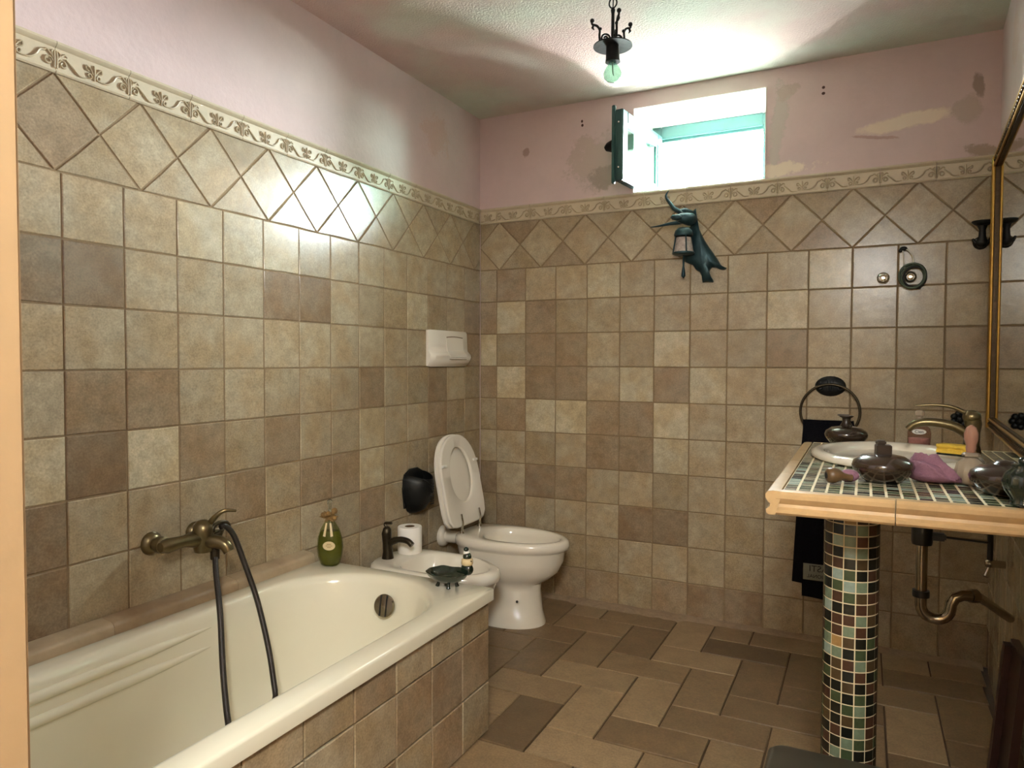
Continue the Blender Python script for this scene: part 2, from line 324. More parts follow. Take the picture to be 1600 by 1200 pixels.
# door lining (its left jamb is the warm strip at the picture edge)
mb = MB().bbox(1.10, 1.170, YF-0.165, YF+0.004, 0, 2.12, 0.004).bbox(2.03, 2.10, YF-0.165, YF+0.004, 0, 2.12, 0.004).bbox(1.10, 2.10, YF-0.165, YF+0.004, 2.05, 2.12, 0.004)
dj = mb.build('door_1', 'hall'); struct(dj, 'cream painted door lining at the left edge of the picture')
mb = MB().box(-0.2, 3.3, -4.7, -4.6, 0, CEIL).box(-0.2, -0.1, -4.7, YF-0.15, 0, CEIL).box(3.2, 3.3, -4.7, YF-0.15, 0, CEIL)
wh = mb.build('wall_hall', 'hall'); struct(wh, 'walls of the hallway behind the camera')
ce = MB().box(-0.2, 3.3, -4.7, 0.42, CEIL, CEIL+0.1).build('ceiling', 'ceiling'); struct(ce, 'stippled whitish pink ceiling')
# assumed hall lamp, unseen behind the camera, added as fill light
l = bpy.data.lights.new('assumed_hall_lamp', 'POINT'); l.energy = 98; l.color = (0.97, 0.99, 0.95); l.shadow_soft_size = 0.2
lo = bpy.data.objects.new('assumed_hall_lamp', l); col.objects.link(lo); lo.location = (2.02, -3.80, 2.10)

# ---- tiles: generic bevelled plates, shared meshes
TC = {}
def tile_mesh(poly, key, th=0.009, bev=0.0022, var=0):
    k = (key, var)
    if k in TC: return TC[k]
    rnd = random.Random(hash(str(k)) & 0xffff if False else sum(map(ord, str(k)))); pts = []
    n = len(poly); cx = sum(p[0] for p in poly)/n; cz = sum(p[1] for p in poly)/n
    for i in range(n):
        a, b = poly[i], poly[(i+1) % n]
        for q in (0.0, 0.5):
            jx, jz = rnd.uniform(-1, 1)*0.0008, rnd.uniform(-1, 1)*0.0008
            pts.append((a[0]+(b[0]-a[0])*q+jx, a[1]+(b[1]-a[1])*q+jz))
    # local frame: x along the wall, z up, -y out of the wall
    me = MB().prism(pts, th, 0.0, bev).mesh('tile'); me.materials.append(M['tM']); TC[k] = me; return me
def rect(w, h): return [(-w/2, -h/2), (w/2, -h/2), (w/2, h/2), (-w/2, h/2)]
G = 0.0042
class Wall:
    def __init__(s, obj, org, ang): s.o = obj; s.org = Vector(org); s.a = ang; s.dx = Vector((math.cos(ang), math.sin(ang), 0)); s.nm = Vector((math.sin(ang), -math.cos(ang), 0))
    def put(s, me, u, z, m, out=0.0, name='tile', roll=0.0):
        lift = random.uniform(-0.0007, 0.0007)
        return place(name, me, s.o, s.org+s.dx*u+s.nm*(out+lift)+Vector((0, 0, z)), (0, roll, s.a), m)
BACK = Wall(wb, (0, 0, 0), 0.0)
LEFT = Wall(wl, (0, 0, 0), R(90))            # u = y (negative, towards the camera)
RIGHT = Wall(wr, (RX, 0, 0), R(-90)-RA)       # u = distance from the corner
back_rows = ["NBMMLMMMMMLBMN", "BLBNMMMMMLMNMN", "LNBBMNLMNBMMNB", "BLBBMLBLMMMMNN", "NBLLBBLMMMMNMN", "MMNMBBLMMMNMMN", "BMDBMMNMMNMMNM", "NBMMMDDMNMMNMN", "NMMNNMMNNMMNNM", "NNNBBNBDDNNMNB"]
left_rows = ["NMMMMMMMLLLMMMMM", "BNNLMNMDDMMMDDMN", "BNNMMMMMMMMMMMNM", "NMBNMBMMMMMBBMMN", "NNBMMLNMBNBLDLNM", "NMMNMLBBMBNMMDNM", "BNNMMBNMMNMMMDMN", "NNMNNMNMMNMNMMNM", "NNMNNMNMMNMNMMNM", "NNMNNMNMMNMNMMNM"]
def put_grid(W, cols, rows, sgn, partial):
    # cols: number of whole tiles after the part tile; sgn=+1 if u grows away from the corner
    for r in range(10):
        z = ZB-(r+0.5)*S
        for c in range(cols+1):
            if c == 0: wdt, u = partial, partial/2
            else: wdt, u = S, partial+(c-0.5)*S
            tone = rows[r][c % len(rows[r])]
            W.put(tile_mesh(rect(wdt-G, S-G), ('r', round(wdt, 3)), var=random.randrange(4)), sgn*u, z, 't'+tone)
put_grid(BACK, 13, back_rows, 1, A0)
put_grid(LEFT, 16, left_rows, -1, 0.1665)
put_grid(RIGHT, 11, [r[::-1] for r in back_rows], 1, 0.08)
for W_, u0_, u1_ in ((BACK, 0.0, 2.304), (LEFT, -2.945, 0.0), (RIGHT, 0.0, 1.94)):
    o = MB().box(u0_, u1_, 0.0025, 0.0045, 0.0, ZF0+0.02).build('grout_bed', 'grout', W_.o); o.location = W_.org; o.rotation_euler = (0, 0, W_.a)
# diamond band
DZ0, DZ1 = ZB, ZF0+0.003; DH = (DZ1-DZ0)/2; DW = 0.2404; DM = (DZ0+DZ1)/2
def put_diamonds(W, start, count, sgn, tones, umax):
    g = G*0.72
    def clip(poly):
        # clip polygon to 0.002 <= u <= umax
        def cut(ps, lim, keep_less):
            out = []
            for i in range(len(ps)):
                a, b = ps[i], ps[(i+1) % len(ps)]
                ia = a[0] <= lim if keep_less else a[0] >= lim; ib = b[0] <= lim if keep_less else b[0] >= lim
                if ia: out.append(a)
                if ia != ib:
                    q = (lim-a[0])/(b[0]-a[0]); out.append((lim, a[1]+(b[1]-a[1])*q))
            return out
        p = cut(poly, 0.002, False); return cut(p, umax, True) if p else p
    for k in range(-1, count):
        uc = start+k*DW
        for kind, poly in (('d', [(uc, DZ0+g), (uc+DW/2-g, DM), (uc, DZ1-g), (uc-DW/2+g, DM)]),
                           ('lo', [(uc+g*2.2, DZ0+G/2), (uc+DW-g*2.2, DZ0+G/2), (uc+DW/2, DM-g)]),
                           ('hi', [(uc+DW-g*2.2, DZ1-G/2), (uc+g*2.2, DZ1-G/2), (uc+DW/2, DM+g)])):
            p = clip(poly)
            if len(p) < 3 or max(x[0] for x in p)-min(x[0] for x in p) < 0.01: continue
            cx = (max(x[0] for x in p)+min(x[0] for x in p))/2; cz = sum(x[1] for x in p)/len(p)
            loc = [(sgn*(a-cx), b-cz) for a, b in p]
            if sgn < 0: loc = loc[::-1]
            key = (kind, len(p), round(max(x[0] for x in p)-min(x[0] for x in p), 3), sgn, round(loc[0][0], 3), round(loc[0][1], 3))
            tone = tones[(k*3+{'d': 0, 'lo': 1, 'hi': 2}[kind]) % len(tones)]
            W.put(tile_mesh(loc, key), sgn*cx, cz, 't'+tone)
put_diamonds(BACK, 0.115, 11, 1, "MNBMBNMNMMMNMMN", 2.303)
put_diamonds(LEFT, 0.06, 13, -1, "NMMMMNMMMMNMBNN", 2.93)
put_diamonds(RIGHT, 0.06, 9, 1, "MNNMMN", 1.94)
# frieze
FL = 0.2; FH = ZF1-ZF0
def frieze_meshes(wd):
    mb = MB(); prof = [(0.006, -FH/2), (-0.004, -FH/2), (-0.0075, -FH/2+0.004), (-0.0075, -FH/2+0.0065), (-0.004, -FH/2+0.009), (-0.004, FH/2-0.017), (-0.009, FH/2-0.014), (-0.0135, FH/2-0.008), (-0.0125, FH/2-0.002), (-0.009, FH/2), (0.006, FH/2)]
    mb.loft([[(x, y, z) for y, z in prof] for x in (-wd/2+0.0008, wd/2-0.0008)])
    a = mb.mesh('frieze_tile', 30); a.materials.append(M['frieze'])
    rl = MB(); yy = -0.0056; zc = -0.004
    def st(pts, r): 
        pts = [p for p in pts if -wd/2+0.002 < p[0] < wd/2-0.002]
        if len(pts) > 2: rl.tube([(x, yy, z+zc) for x, z in pts], [1.15*r*(0.55+0.45*math.sin(math.pi*min(1, (i+1)/len(pts)))) for i in range(len(pts))], 6)
    def cv(p, n=14): return [(q[0], q[1]) for q in bez([(x, z, 0) for x, z in p], n)]
    h = FL/2
    for sg in (-1, 1):
        e = sg*h                                        # palmette split over the joint
        i = -sg
        st(spiral(e+i*0.018, -0.010, 0.0035, 0.0115, R(90 if i > 0 else 90), 1.25*i), 0.0026)
        st(cv([(e+i*0.003, -0.024), (e+i*0.0035, 0.0), (e+i*0.003, 0.020)]), 0.003)
        st(cv([(e+i*0.004, -0.004), (e+i*0.011, 0.012), (e+i*0.006, 0.02)]), 0.0024)
        st(cv([(e+i*0.010, 0.006), (e+i*0.022, 0.016), (e+i*0.030, 0.012)]), 0.0024)
    st(cv([(-h+0.026, 0.006), (-0.058, -0.008), (-0.042, -0.022), (-0.022, -0.022)]), 0.0028)
    st(cv([(h-0.026, 0.012), (0.062, 0.010), (0.052, -0.006), (0.036, -0.018), (0.016, -0.020)]), 0.0028)
    for sg in (-1, 1):
        st(spiral(sg*0.013, -0.012, 0.0025, 0.008, R(270), sg*1.1, 16), 0.0022)
        st(cv([(sg*0.002, -0.008), (sg*0.010, 0.006), (sg*0.020, 0.012), (sg*0.021, 0.002), (sg*0.012, -0.001)]), 0.0024)
    st(cv([(0, -0.022), (0.001, 0.0), (0, 0.018)]), 0.0028)
    b = rl.mesh('relief', 60); b.materials.append(M['frieze_relief']); return a, b
fm_full = frieze_meshes(FL)
def put_frieze(W, sgn, joint0, umax):
    u = joint0-FL
    while u < umax:
        a, b = max(u, 0.001), min(u+FL, umax)
        if b-a > 0.03:
            if b-a > FL-0.004: fa, fb = fm_full; c = u+FL/2
            else: fa, fb = frieze_meshes(b-a); c = (a+b)/2
            o = W.put(fa, sgn*c, (ZF0+ZF1)/2, None, 0.0, 'frieze_tile')
            place('relief', fb, o)
        u += FL
put_frieze(BACK, 1, 0.097, 2.303); put_frieze(LEFT, -1, 0.018, 2.93); put_frieze(RIGHT, 1, 0.1, 1.94)

# ---- floor tiles (pairs laid in a stepped pattern)
FP = 0.1685; FX0, FY0 = 0.079, -0.030
ftones = {(4, 6): 'D', (6, 6): 'B', (7, 5): 'B', (8, 4): 'B', (8, 2): 'B', (3, 3): 'B', (4, 2): 'M', (5, 5): 'L', (6, 4): 'L', (4, 4): 'L', (5, 3): 'M', (6, 2): 'L', (7, 3): 'M', (5, 7): 'L', (3, 5): 'M', (7, 1): 'D', (2, 4): 'B'}
for i in range(-1, 15):
    for j in range(-1, 19):
        s = (i+j) % 4
        if s not in (0, 2): continue
        x, y = FX0+i*FP, FY0-j*FP
        wx, wy = (2*FP, FP) if s == 0 else (FP, 2*FP)
        x1, y1 = x+wx, y-wy
        if x1 > RX-0.02+t*y: x1 = RX-0.02+t*y
        x = max(x, 0.0); y = min(y, -0.035); y1 = max(y1, YF)
        if x1-x < 0.03 or y-y1 < 0.03: continue
        key = ('f', round(x1-x, 3), round(y-y1, 3)); k2 = (key, random.randrange(2))
        if k2 not in TC:
            me = MB().prism(rect(x1-x-0.006, y-y1-0.006), -0.008, 0.0, 0.002, 'xy').mesh('tile'); me.materials.append(M['fM']); TC[k2] = me
        place('tile', TC[k2], fl, ((x+x1)/2, (y+y1)/2, random.uniform(-0.0012, 0.0008)), (random.uniform(-0.002, 0.002), random.uniform(-0.002, 0.002), 0), 'f'+ftones.get((i, j), random.choice('MMMBL')))
mb = MB(); rings = []
for k in range(70):
    x = k/69*2.29; d = 0.028+0.02*random.random()+(0.03 if 0.55 < x < 1.1 else 0); h = 0.006+0.006*random.random()
    rings.append([(x, 0.002, -0.004), (x, 0.0, h+0.004), (x, -d*0.5, h), (x, -d, -0.003)])
mb.loft(rings, True, True); mb.build('mortar_strip', 'mortar', fl, 50)

# ================================================================== window
wn = thing('window_1', 'small high window with a green wooden frame and its sash swung inward', 'window', (WX0, 0.0, WZ0)); wn['kind'] = 'structure'; del wn['category']
rv = MB().box(0.0, 0.004, -0.002, WD, 0, WZ1-WZ0).box(WX1-WX0-0.004, WX1-WX0, -0.002, WD, 0, WZ1-WZ0).box(0.004, WX1-WX0-0.004, -0.002, WD, WZ1-WZ0-0.004, WZ1-WZ0).box(0.004, WX1-WX0-0.004, -0.002, WD, 0, 0.004)
rv.build('reveal', 'white_paint', wn)
fw = WX1-WX0; fh = WZ1-WZ0; fy0, fy1 = 0.315, 0.365
MB().bbox(0.004, 0.052, fy0, fy1, 0.004, fh-0.004, 0.004).build('frame_post', 'green_wood', wn)
MB().bbox(fw-0.052, fw-0.004, fy0, fy1, 0.004, fh-0.004, 0.004).build('frame_post', 'green_wood', wn)
MB().bbox(0.052, fw-0.052, fy0, fy1, fh-0.064, fh-0.004, 0.004).bbox(0.052, fw-0.052, fy0+0.02, fy1+0.012, fh-0.078, fh-0.06, 0.003).build('frame_head', 'green_wood', wn)
MB().bbox(0.052, fw-0.052, fy0, fy1, 0.004, 0.030, 0.004).build('frame_sill', 'green_wood', wn)
# sash: local x from hinge to free edge, y thickness (outer face +y), z up
SL, SH, ST = 0.49, 0.325, 0.042
sash = bpy.data.objects.new('sash', None); col.objects.link(sash); sash.parent = wn; sash.empty_display_size = 0.05
sash.location = (0.062, 0.305, 0.022); sash.rotation_euler = (0, 0, R(-96.5))
def sbar(name, x0, x1, z0, z1): return MB().bbox(x0, x1, -ST, 0, z0, z1, 0.004).build(name, 'green_wood', sash)
sbar('stile', 0, 0.055, 0, SH); sbar('stile', SL-0.055, SL, 0, SH); sbar('rail', 0.055, SL-0.055, 0, 0.055); sbar('rail', 0.055, SL-0.055, SH-0.055, SH)
mb = MB()
for x0, x1, z0, z1 in ((0.055, 0.067, 0.055, SH-0.055), (SL-0.067, SL-0.055, 0.055, SH-0.055), (0.067, SL-0.067, 0.055, 0.067), (0.067, SL-0.067, SH-0.067, SH-0.055)): mb.bbox(x0, x1, -0.026, -0.006, z0, z1, 0.002)
mb.build('glazing_bead', 'green_wood', sash)
MB().box(0.06, SL-0.06, -0.018, -0.014, 0.06, SH-0.06).build('glass_pane', 'pane', sash)
MB().bbox(SL-0.012, SL+0.008, -ST-0.012, -ST+0.004, -0.012, SH+0.02, 0.003).build('overlap_strip', 'green_wood', sash)
mb = MB(); zc = SH*0.52
mb.bbox(SL-0.05, SL-0.012, -ST-0.022, -ST, zc-0.075, zc+0.075, 0.008); mb.tube([(SL-0.03, -ST-0.015, zc), (SL-0.03, -ST-0.045, zc), (SL-0.03, -ST-0.06, zc-0.006)], [0.032, 0.022, 0.012], 12)
mb.build('catch', 'iron', sash, 40)
mb = MB()
for z in (0.06, SH-0.06): mb.ball((SL+0.001, -ST*0.5, z), 0.005)
mb.build('screw', 'chrome', sash, 60)
# exterior: sun-bleached terrace just below the sill
gr = MB().box(-6, 8, 0.421, 12, 1.80, 1.96).build('terrace', 'ground'); struct(gr, 'bright terrace outside the window')

# ================================================================== bathtub, apron, ledge
TX0, TX1, TY0, TY1, TZ = 0.056, 0.782, YF+0.004, -1.312, 0.475
ap = MB().box(0.735, 0.760, YF+0.002, -1.328, 0, 0.43).box(0.06, 0.735, -1.352, -1.328, 0, 0.43).build('trim_1', 'grout'); struct(ap, 'brown tiled apron boxing in the bathtub')
AP = Wall(ap, (0.768, -1.317, 0), R(90)); APE = Wall(ap, (0.768, -1.320, 0), R(180))
atones = ["NMMBNMNMBN", "BDBNMNBNMN", "NBNBNMBNMN"]
for r, (z0, z1) in enumerate(((0.338, 0.432), (0.168, 0.338), (0.002, 0.168))):
    for c in range(10):
        wdt = 0.17 if c < 9 else 0.095
        AP.put(tile_mesh(rect(wdt-G, z1-z0-G), ('a', wdt, round(z1-z0, 3)), 0.008, var=c % 3), -(c*0.17+wdt/2), (z0+z1)/2, 't'+{'L': 'N', 'M': 'N', 'N': 'B', 'B': 'D', 'D': 'D'}[atones[r][c]] if False else 't'+atones[r][c])
    for c in range(4):
        APE.put(tile_mesh(rect(0.17-G, z1-z0-G), ('a', 0.17, round(z1-z0, 3)), 0.008, var=c % 3), 0.09+c*0.17, (z0+z1)/2, 't'+'NMBN'[c])
tub = thing('bathtub', 'long white built-in bathtub along the left wall', 'bathtub', (TX0, TY0, 0))
cxT, cyT = 0.413, (-1.375+(-2.86))/2; ah, bh = 0.288, (2.86-1.375)/2
def inside(x, y, ins, re):
    a, b = ah-ins, bh-ins; x, y = abs(x), abs(y)
    if x > a or y > b: return False
    if y > b-re:
        return (x/a)**2.1+((y-(b-re))/re)**2.1 <= 1
    return True
rectpts = []
W0, W1, H0, H1 = TX0-cxT, TX1-cxT, TY0-cyT, TY1-cyT
for k in range(14): rectpts.append((W0+(W1-W0)*k/14, H1))
for k in range(26): rectpts.append((W1, H1+(H0-H1)*k/26))
for k in range(14): rectpts.append((W1+(W0-W1)*k/14, H0))
for k in range(26): rectpts.append((W0, H0+(H1-H0)*k/26))
def open_ring(ins, z, re=0.27):
    out = []
    for (x, y) in rectpts:
        lo_, hi_ = 0.0, 1.0
        for _ in range(18):
            md = (lo_+hi_)/2
            if inside(x*md, y*md, ins, re): lo_ = md
            else: hi_ = md
        out.append((x*lo_+cxT-TX0, y*lo_+cyT-TY0, z))
    return out
def rrect(ins, z): return [(min(max(x, W0+ins), W1-ins)+cxT-TX0, min(max(y, H0+ins), H1-ins)+cyT-TY0, z) for x, y in rectpts]
rings = [rrect(0.012, TZ-0.040), rrect(0.0, TZ-0.040), rrect(0.0, TZ-0.008), rrect(0.0025, TZ-0.0025), rrect(0.008, TZ), open_ring(-0.014, TZ), open_ring(-0.004, TZ-0.002), open_ring(0.003, TZ-0.008), open_ring(0.010, TZ-0.030), open_ring(0.026, TZ-0.13), open_ring(0.045, 0.22), open_ring(0.075, 0.13), open_ring(0.12, 0.095), open_ring(0.19, 0.085, 0.08)]
MB().loft(rings, False, True).build('tub_shell', 'white', tub, 50)
for z, xx in ((0.425, 0.133), (0.372, 0.141)):
    mb = MB(); mb.tube([(xx-TX0, y-TY0, z) for y in (-2.75, -2.7, -2.08, -1.98, -1.85)], [0.012, 0.015, 0.015, 0.011, 0.004], 12); mb.build('armrest_ridge', 'white', tub, 60)
ov = P(598, 948, 1, -1.425); d = Vector((0.15, -1, 0.25)).normalized()
q = d.to_track_quat('Z', 'Y')
mb = MB().lathe([(0.0, 0.0), (0.037, 0.0), (0.038, 0.006), (0.034, 0.011), (0.0, 0.013)], n=28, cap0=False, cap1=False)
o = mb.build('overflow_cover', 'dchrome', tub, 40); o.location = (ov.x-TX0, ov.y-TY0+0.012, ov.z); o.rotation_mode = 'QUATERNION'; o.rotation_quaternion = q
mb = MB().bbox(-0.013, -0.009, -0.034, 0.034, 0.010, 0.0145, 0.001).bbox(0.009, 0.013, -0.034, 0.034, 0.010, 0.0145, 0.001)
mb.build('grip_slot', 'black_plastic', o)
# stone ledge between tub and wall, in pieces
lg = thing('trim_2', 'veined beige stone ledge between bathtub and left wall', 'ledge'); lg['kind'] = 'structure'; del lg['category']
ys = [YF+0.004, -2.55, -2.12, -1.70, -1.345]
for a, b in zip(ys, ys[1:]):
    prof = [(0.001, 0.440), (0.001, 0.511), (0.040, 0.506), (0.050, 0.501), (0.0555, 0.492), (0.0555, 0.440)]
    mb = MB().loft([[(x, y, z) for x, z in prof] for y in (a+0.0006, b-0.0006)]); mb.build('ledge_stone', 'stone', lg, 40)

# ---- bath mixer
c0 = P(318, 838, 0, 0.085)
mx = thing('bath_mixer', 'aged bronze bath mixer with a hanging dark shower hose', 'tap', (0, c0.y, c0.z))
mb = MB()
for yy in (-0.075, 0.075):
    pass
yl = P(243, 850, 0, 0.02).y-c0.y; zl = P(243, 850, 0, 0.02).z-c0.z
inl = [(yl, zl), (yl+0.15, zl)]
for (yy, zz) in inl:
    e = MB(); e.v = []; 
    ring = lambda r, x: [(x, yy+r*math.cos(2*math.pi*k/20), zz+r*math.sin(2*math.pi*k/20)) for k in range(20)]
    MB().loft([ring(0.034, 0.0005), ring(0.034, 0.006), ring(0.026, 0.018), ring(0.018, 0.022)]).build('escutcheon', 'bronze', mx, 40)
    MB().loft([ring(0.0185, 0.018), ring(0.0185, 0.034), ring(0.024, 0.036), ring(0.024, 0.055), ring(0.018, 0.058), ring(0.018, 0.070)]).build('inlet_elbow', 'bronze', mx, 40)
MB().tube([(0.070, yl-0.022, zl), (0.070, yl, zl), (0.073, yl+0.05, zl+0.002), (0.078, yl+0.09, zl), (0.075, yl+0.15, zl), (0.070, yl+0.168, zl)], [0.014, 0.022, 0.017, 0.026, 0.019, 0.014], 16).build('body', 'bronze', mx, 50)
MB().lathe([(0.026, -0.045), (0.030, -0.03), (0.029, 0.0), (0.031, 0.012), (0.031, 0.022), (0.028, 0.036), (0.018, 0.047), (0.006, 0.051)], 0.085, 0, 0, 20).build('cartridge_dome', 'bronze', mx, 50)
def L3(u, v, x): p = P(u, v, 0, x); return (x, p.y-c0.y, p.z-c0.z)
MB().tube(bez([(0.085, 0.015, 0.030), L3(338, 806, 0.12), L3(352, 798, 0.145), L3(369, 797, 0.165)], 14), [0.009]*3+[0.007]*6+[0.006]*3+[0.004]*10, 8).build('lever', 'bronze', mx, 50) if False else None
lv = bez([(0.088, 0.012, 0.028), L3(336, 808, 0.12), L3(350, 798, 0.14), L3(369, 798, 0.16)], 15)
MB().tube(lv, [0.011-0.007*k/(len(lv)-1) for k in range(len(lv))], 8).build('lever', 'bronze', mx, 50)
sp = bez([(0.075, 0.0, -0.03), L3(330, 846, 0.11), L3(350, 850, 0.15), L3(358, 862, 0.165)], 15)
MB().tube(sp, [0.024-0.008*k/(len(sp)-1) for k in range(len(sp))], 14).build('spout', 'bronze', mx, 50)
cr = Vector(L3(345, 828, 0.11))
mb = MB().tube([(0.08, 0.01, -0.01), tuple(cr+Vector((0, 0.0, -0.01))), tuple(cr)], [0.008, 0.009, 0.011], 10)
mb.tube([tuple(cr+Vector((0, 0.03*math.cos(a)-0.0, 0.018*math.sin(a)+0.006))) for a in [math.pi*k/10-0.3 for k in range(13)]], 0.0065, 8)
mb.build('handset_cradle', 'dbronze', mx, 50)
hs = [L3(336, 866, 0.105), L3(338, 900, 0.14), L3(344, 960, 0.20), L3(348, 1040, 0.26), L3(353, 1100, 0.31), L3(357, 1132, 0.34), L3(364, 1185, 0.40), (0.42, 0.00, 0.104-c0.z), (0.40, 0.16, 0.102-c0.z), L3(436, 1105, 0.33), L3(430, 1080, 0.30), L3(420, 1015, 0.25), L3(402, 938, 0.19), L3(382, 880, 0.15), L3(366, 838, 0.125), L3(352, 822, 0.115), L3(344, 824, 0.112)]
MB().tube(bez(hs, 110), 0.0085, 10).build('shower_hose', 'rubber', mx, 60)
a = Vector(hs[0]); MB().lathe([(0.0135, -0.014), (0.0135, 0.012), (0.010, 0.03)], a.x, a.y, a.z, 14).build('hose_nut', 'dbronze', mx, 40)

# ---- glass bottle on the tub corner
bp_ = P(507, 887, 2, TZ)
bt = thing('glass_bottle', 'oval green glass bottle with dried flowers on the tub rim', 'bottle', (bp_.x, bp_.y+0.03, TZ+0.001), YAW*-1+0.0)
prof = [(0.027, 0.0), (0.034, 0.006), (0.044, 0.035), (0.0475, 0.065), (0.044, 0.10), (0.034, 0.132), (0.020, 0.155), (0.012, 0.166), (0.011, 0.182)]
MB().lathe(prof, n=28, sy=0.62, cap1=False).build('glass_body', 'bottle_glass', bt, 50)
MB().lathe([(r-0.0035, z+0.004) for r, z in prof if z < 0.13]+[(0.033, 0.126)], n=28, sy=0.60).build('liquid', 'green_liq', bt, 50)
MB().lathe([(0.006, 0.175), (0.006, 0.215), (0.010, 0.222), (0.009, 0.235), (0.003, 0.24)], n=14).build('stopper', 'glass', bt, 50)
mb = MB()
for k in range(9):
    a = k*2.4; mb.ball((0.02*math.cos(a), -0.012+0.012*math.sin(a), 0.172+0.028*((k*0.37) % 1)), 0.008+0.004*((k*0.61) % 1), 8, 6)
for k in range(6):
    a = k*1.05; mb.tube([(0, -0.01, 0.17), (0.018*math.cos(a), -0.012, 0.178+0.014*math.sin(a)), (0.034*math.cos(a), -0.014, 0.18+0.022*math.sin(a))], [0.002, 0.006, 0.001], 6)
mb.build('dried_flowers', 'leaf', bt, 60)
mb = MB()
for sg in (-1, 1): mb.add([(sg*0.004, -0.0205, 0.158), (sg*0.010, -0.0195, 0.158), (sg*0.018, -0.0275, 0.112), (sg*0.009, -0.029, 0.110)], [(0, 1, 2, 3)])
mb.build('ribbon', 'cream', bt)
mb = MB().lathe([(0.0, 0), (0.022, 0.0), (0.022, 0.0012), (0.0, 0.0014)], n=24, sy=0.72, cap0=False, cap1=False)
o = mb.build('oval_label', 'cream', bt); o.rotation_euler = (R(90), 0, 0); o.location = (0.004, -0.0300, 0.078)
mb = MB()
for k, wd in enumerate((0.016, 0.024, 0.014)): mb.box(-wd/2, wd/2, -0.0005+0.006-k*0.006, 0.0012+0.006-k*0.006, 0.0014, 0.0018)
mb.build('print_line', 'leaf', o)

# ---- soap dish with bird on the rim corner
dp = P(706, 918, 2, TZ)
sd = thing('soap_dish', 'dark green leaf-shaped soap dish with a little bird figure on tub corner', 'soap dish', (dp.x-0.02, dp.y+0.005, TZ+0.0005), R(-10))
def wav(r, z, amp): return [((r*(1+amp*math.cos(8*2*math.pi*i/48)))*1.25*math.cos(2*math.pi*i/48), (r*(1+amp*math.cos(8*2*math.pi*i/48)))*math.sin(2*math.pi*i/48), z+0.004*amp*10*math.cos(5*2*math.pi*i/48)) for i in range(48)]
MB().loft([wav(0.020, 0.020, 0), wav(0.040, 0.022, 0.01), wav(0.054, 0.034, 0.02), wav(0.061, 0.048, 0.035), wav(0.057, 0.049, 0.035), wav(0.048, 0.037, 0.02), wav(0.03, 0.028, 0.01), wav(0.012, 0.027, 0)]).build('dish', 'dkgreen', sd, 60)
for k in range(4):
    a = k*math.pi/2+0.7; MB().tube([(0.036*math.cos(a), 0.028*math.sin(a), 0.0), (0.032*math.cos(a), 0.024*math.sin(a), 0.012), (0.03*math.cos(a), 0.022*math.sin(a), 0.028)], [0.007, 0.005, 0.008], 8).build('foot', 'dkgreen', sd, 60)
bx, by = 0.055, 0.035
o = MB().ball((bx, by, 0.058), 0.021, 14, 9, (1.1, 0.8, 1.0)).tube([(bx-0.012, by, 0.05), (bx-0.035, by-0.01, 0.048)], [0.012, 0.004], 8).build('bird_body', 'dkgreen', sd, 60)
MB().lathe([(0.017, 0.072), (0.020, 0.078), (0.019, 0.090), (0.014, 0.094)], bx, by, 0, 14).build('bird_breast', 'cream', o, 60)
MB().ball((bx, by, 0.099), 0.0145).ball((bx-0.004, by, 0.122), 0.0085, sc=(1, 1, 0.9)).tube([(bx+0.01, by, 0.09), (bx+0.022, by-0.004, 0.086)], [0.005, 0.001], 6).build('bird_head', 'dkgreen', o, 60)
MB().lathe([(0.010, 0.108), (0.0105, 0.113), (0.008, 0.116)], bx-0.003, by, 0, 12).build('bird_collar', 'label', o, 60)

# ================================================================== sanitary ware
def egg(x0, x1, yc, hw, z, n=40, pr=3.2, pf=2.0, mid=0.42):
    xm = x0+(x1-x0)*mid; out = []
    for i in range(n):
        a = 2*math.pi*i/n; c, s = math.cos(a), math.sin(a)
        p = pf if c > 0 else pr; ext = (x1-xm) if c > 0 else (xm-x0)
        k = (abs(c)**p+abs(s)**p)**(-1/p); out.append((xm+ext*k*c, yc+hw*k*s, z))
    return out
YT = -0.385
tl = thing('toilet', 'white ceramic toilet with its lid and seat raised against the wall', 'toilet', (0.13, YT, 0))
def E(x0, x1, hw, z, **k): return egg(x0-0.13, x1-0.13, 0, hw, z, **k)
r = [E(0.235, 0.552, 0.128, 0.0), E(0.235, 0.552, 0.128, 0.01), E(0.235, 0.538, 0.116, 0.06), E(0.235, 0.528, 0.108, 0.16), E(0.225, 0.532, 0.110, 0.19), E(0.20, 0.575, 0.133, 0.215), E(0.17, 0.615, 0.154, 0.25), E(0.145, 0.640, 0.164, 0.30), E(0.135, 0.646, 0.166, 0.345), E(0.132, 0.650, 0.167, 0.352), E(0.126, 0.664, 0.175, 0.360), E(0.124, 0.668, 0.178, 0.375), E(0.126, 0.664, 0.175, 0.392), E(0.134, 0.654, 0.168, 0.400), E(0.255, 0.630, 0.136, 0.400, pr=2.6), E(0.262, 0.624, 0.130, 0.395, pr=2.6), E(0.268, 0.620, 0.127, 0.365, pr=2.6), E(0.272, 0.614, 0.122, 0.33, pr=2.6), E(0.31, 0.57, 0.095, 0.24, pr=2.4), E(0.36, 0.52, 0.055, 0.17, pr=2.2)]
MB().loft(r, True, True).build('bowl', 'ceramic', tl, 50)
MB().lathe([(0.05, 0), (0.045, 0.0)], 0, 0, 0, 4) 
mb = MB(); rg = lambda rr, x: [(x-0.13, 0.0+rr*math.cos(2*math.pi*k/20), 0.352+rr*math.sin(2*math.pi*k/20)) for k in range(20)]
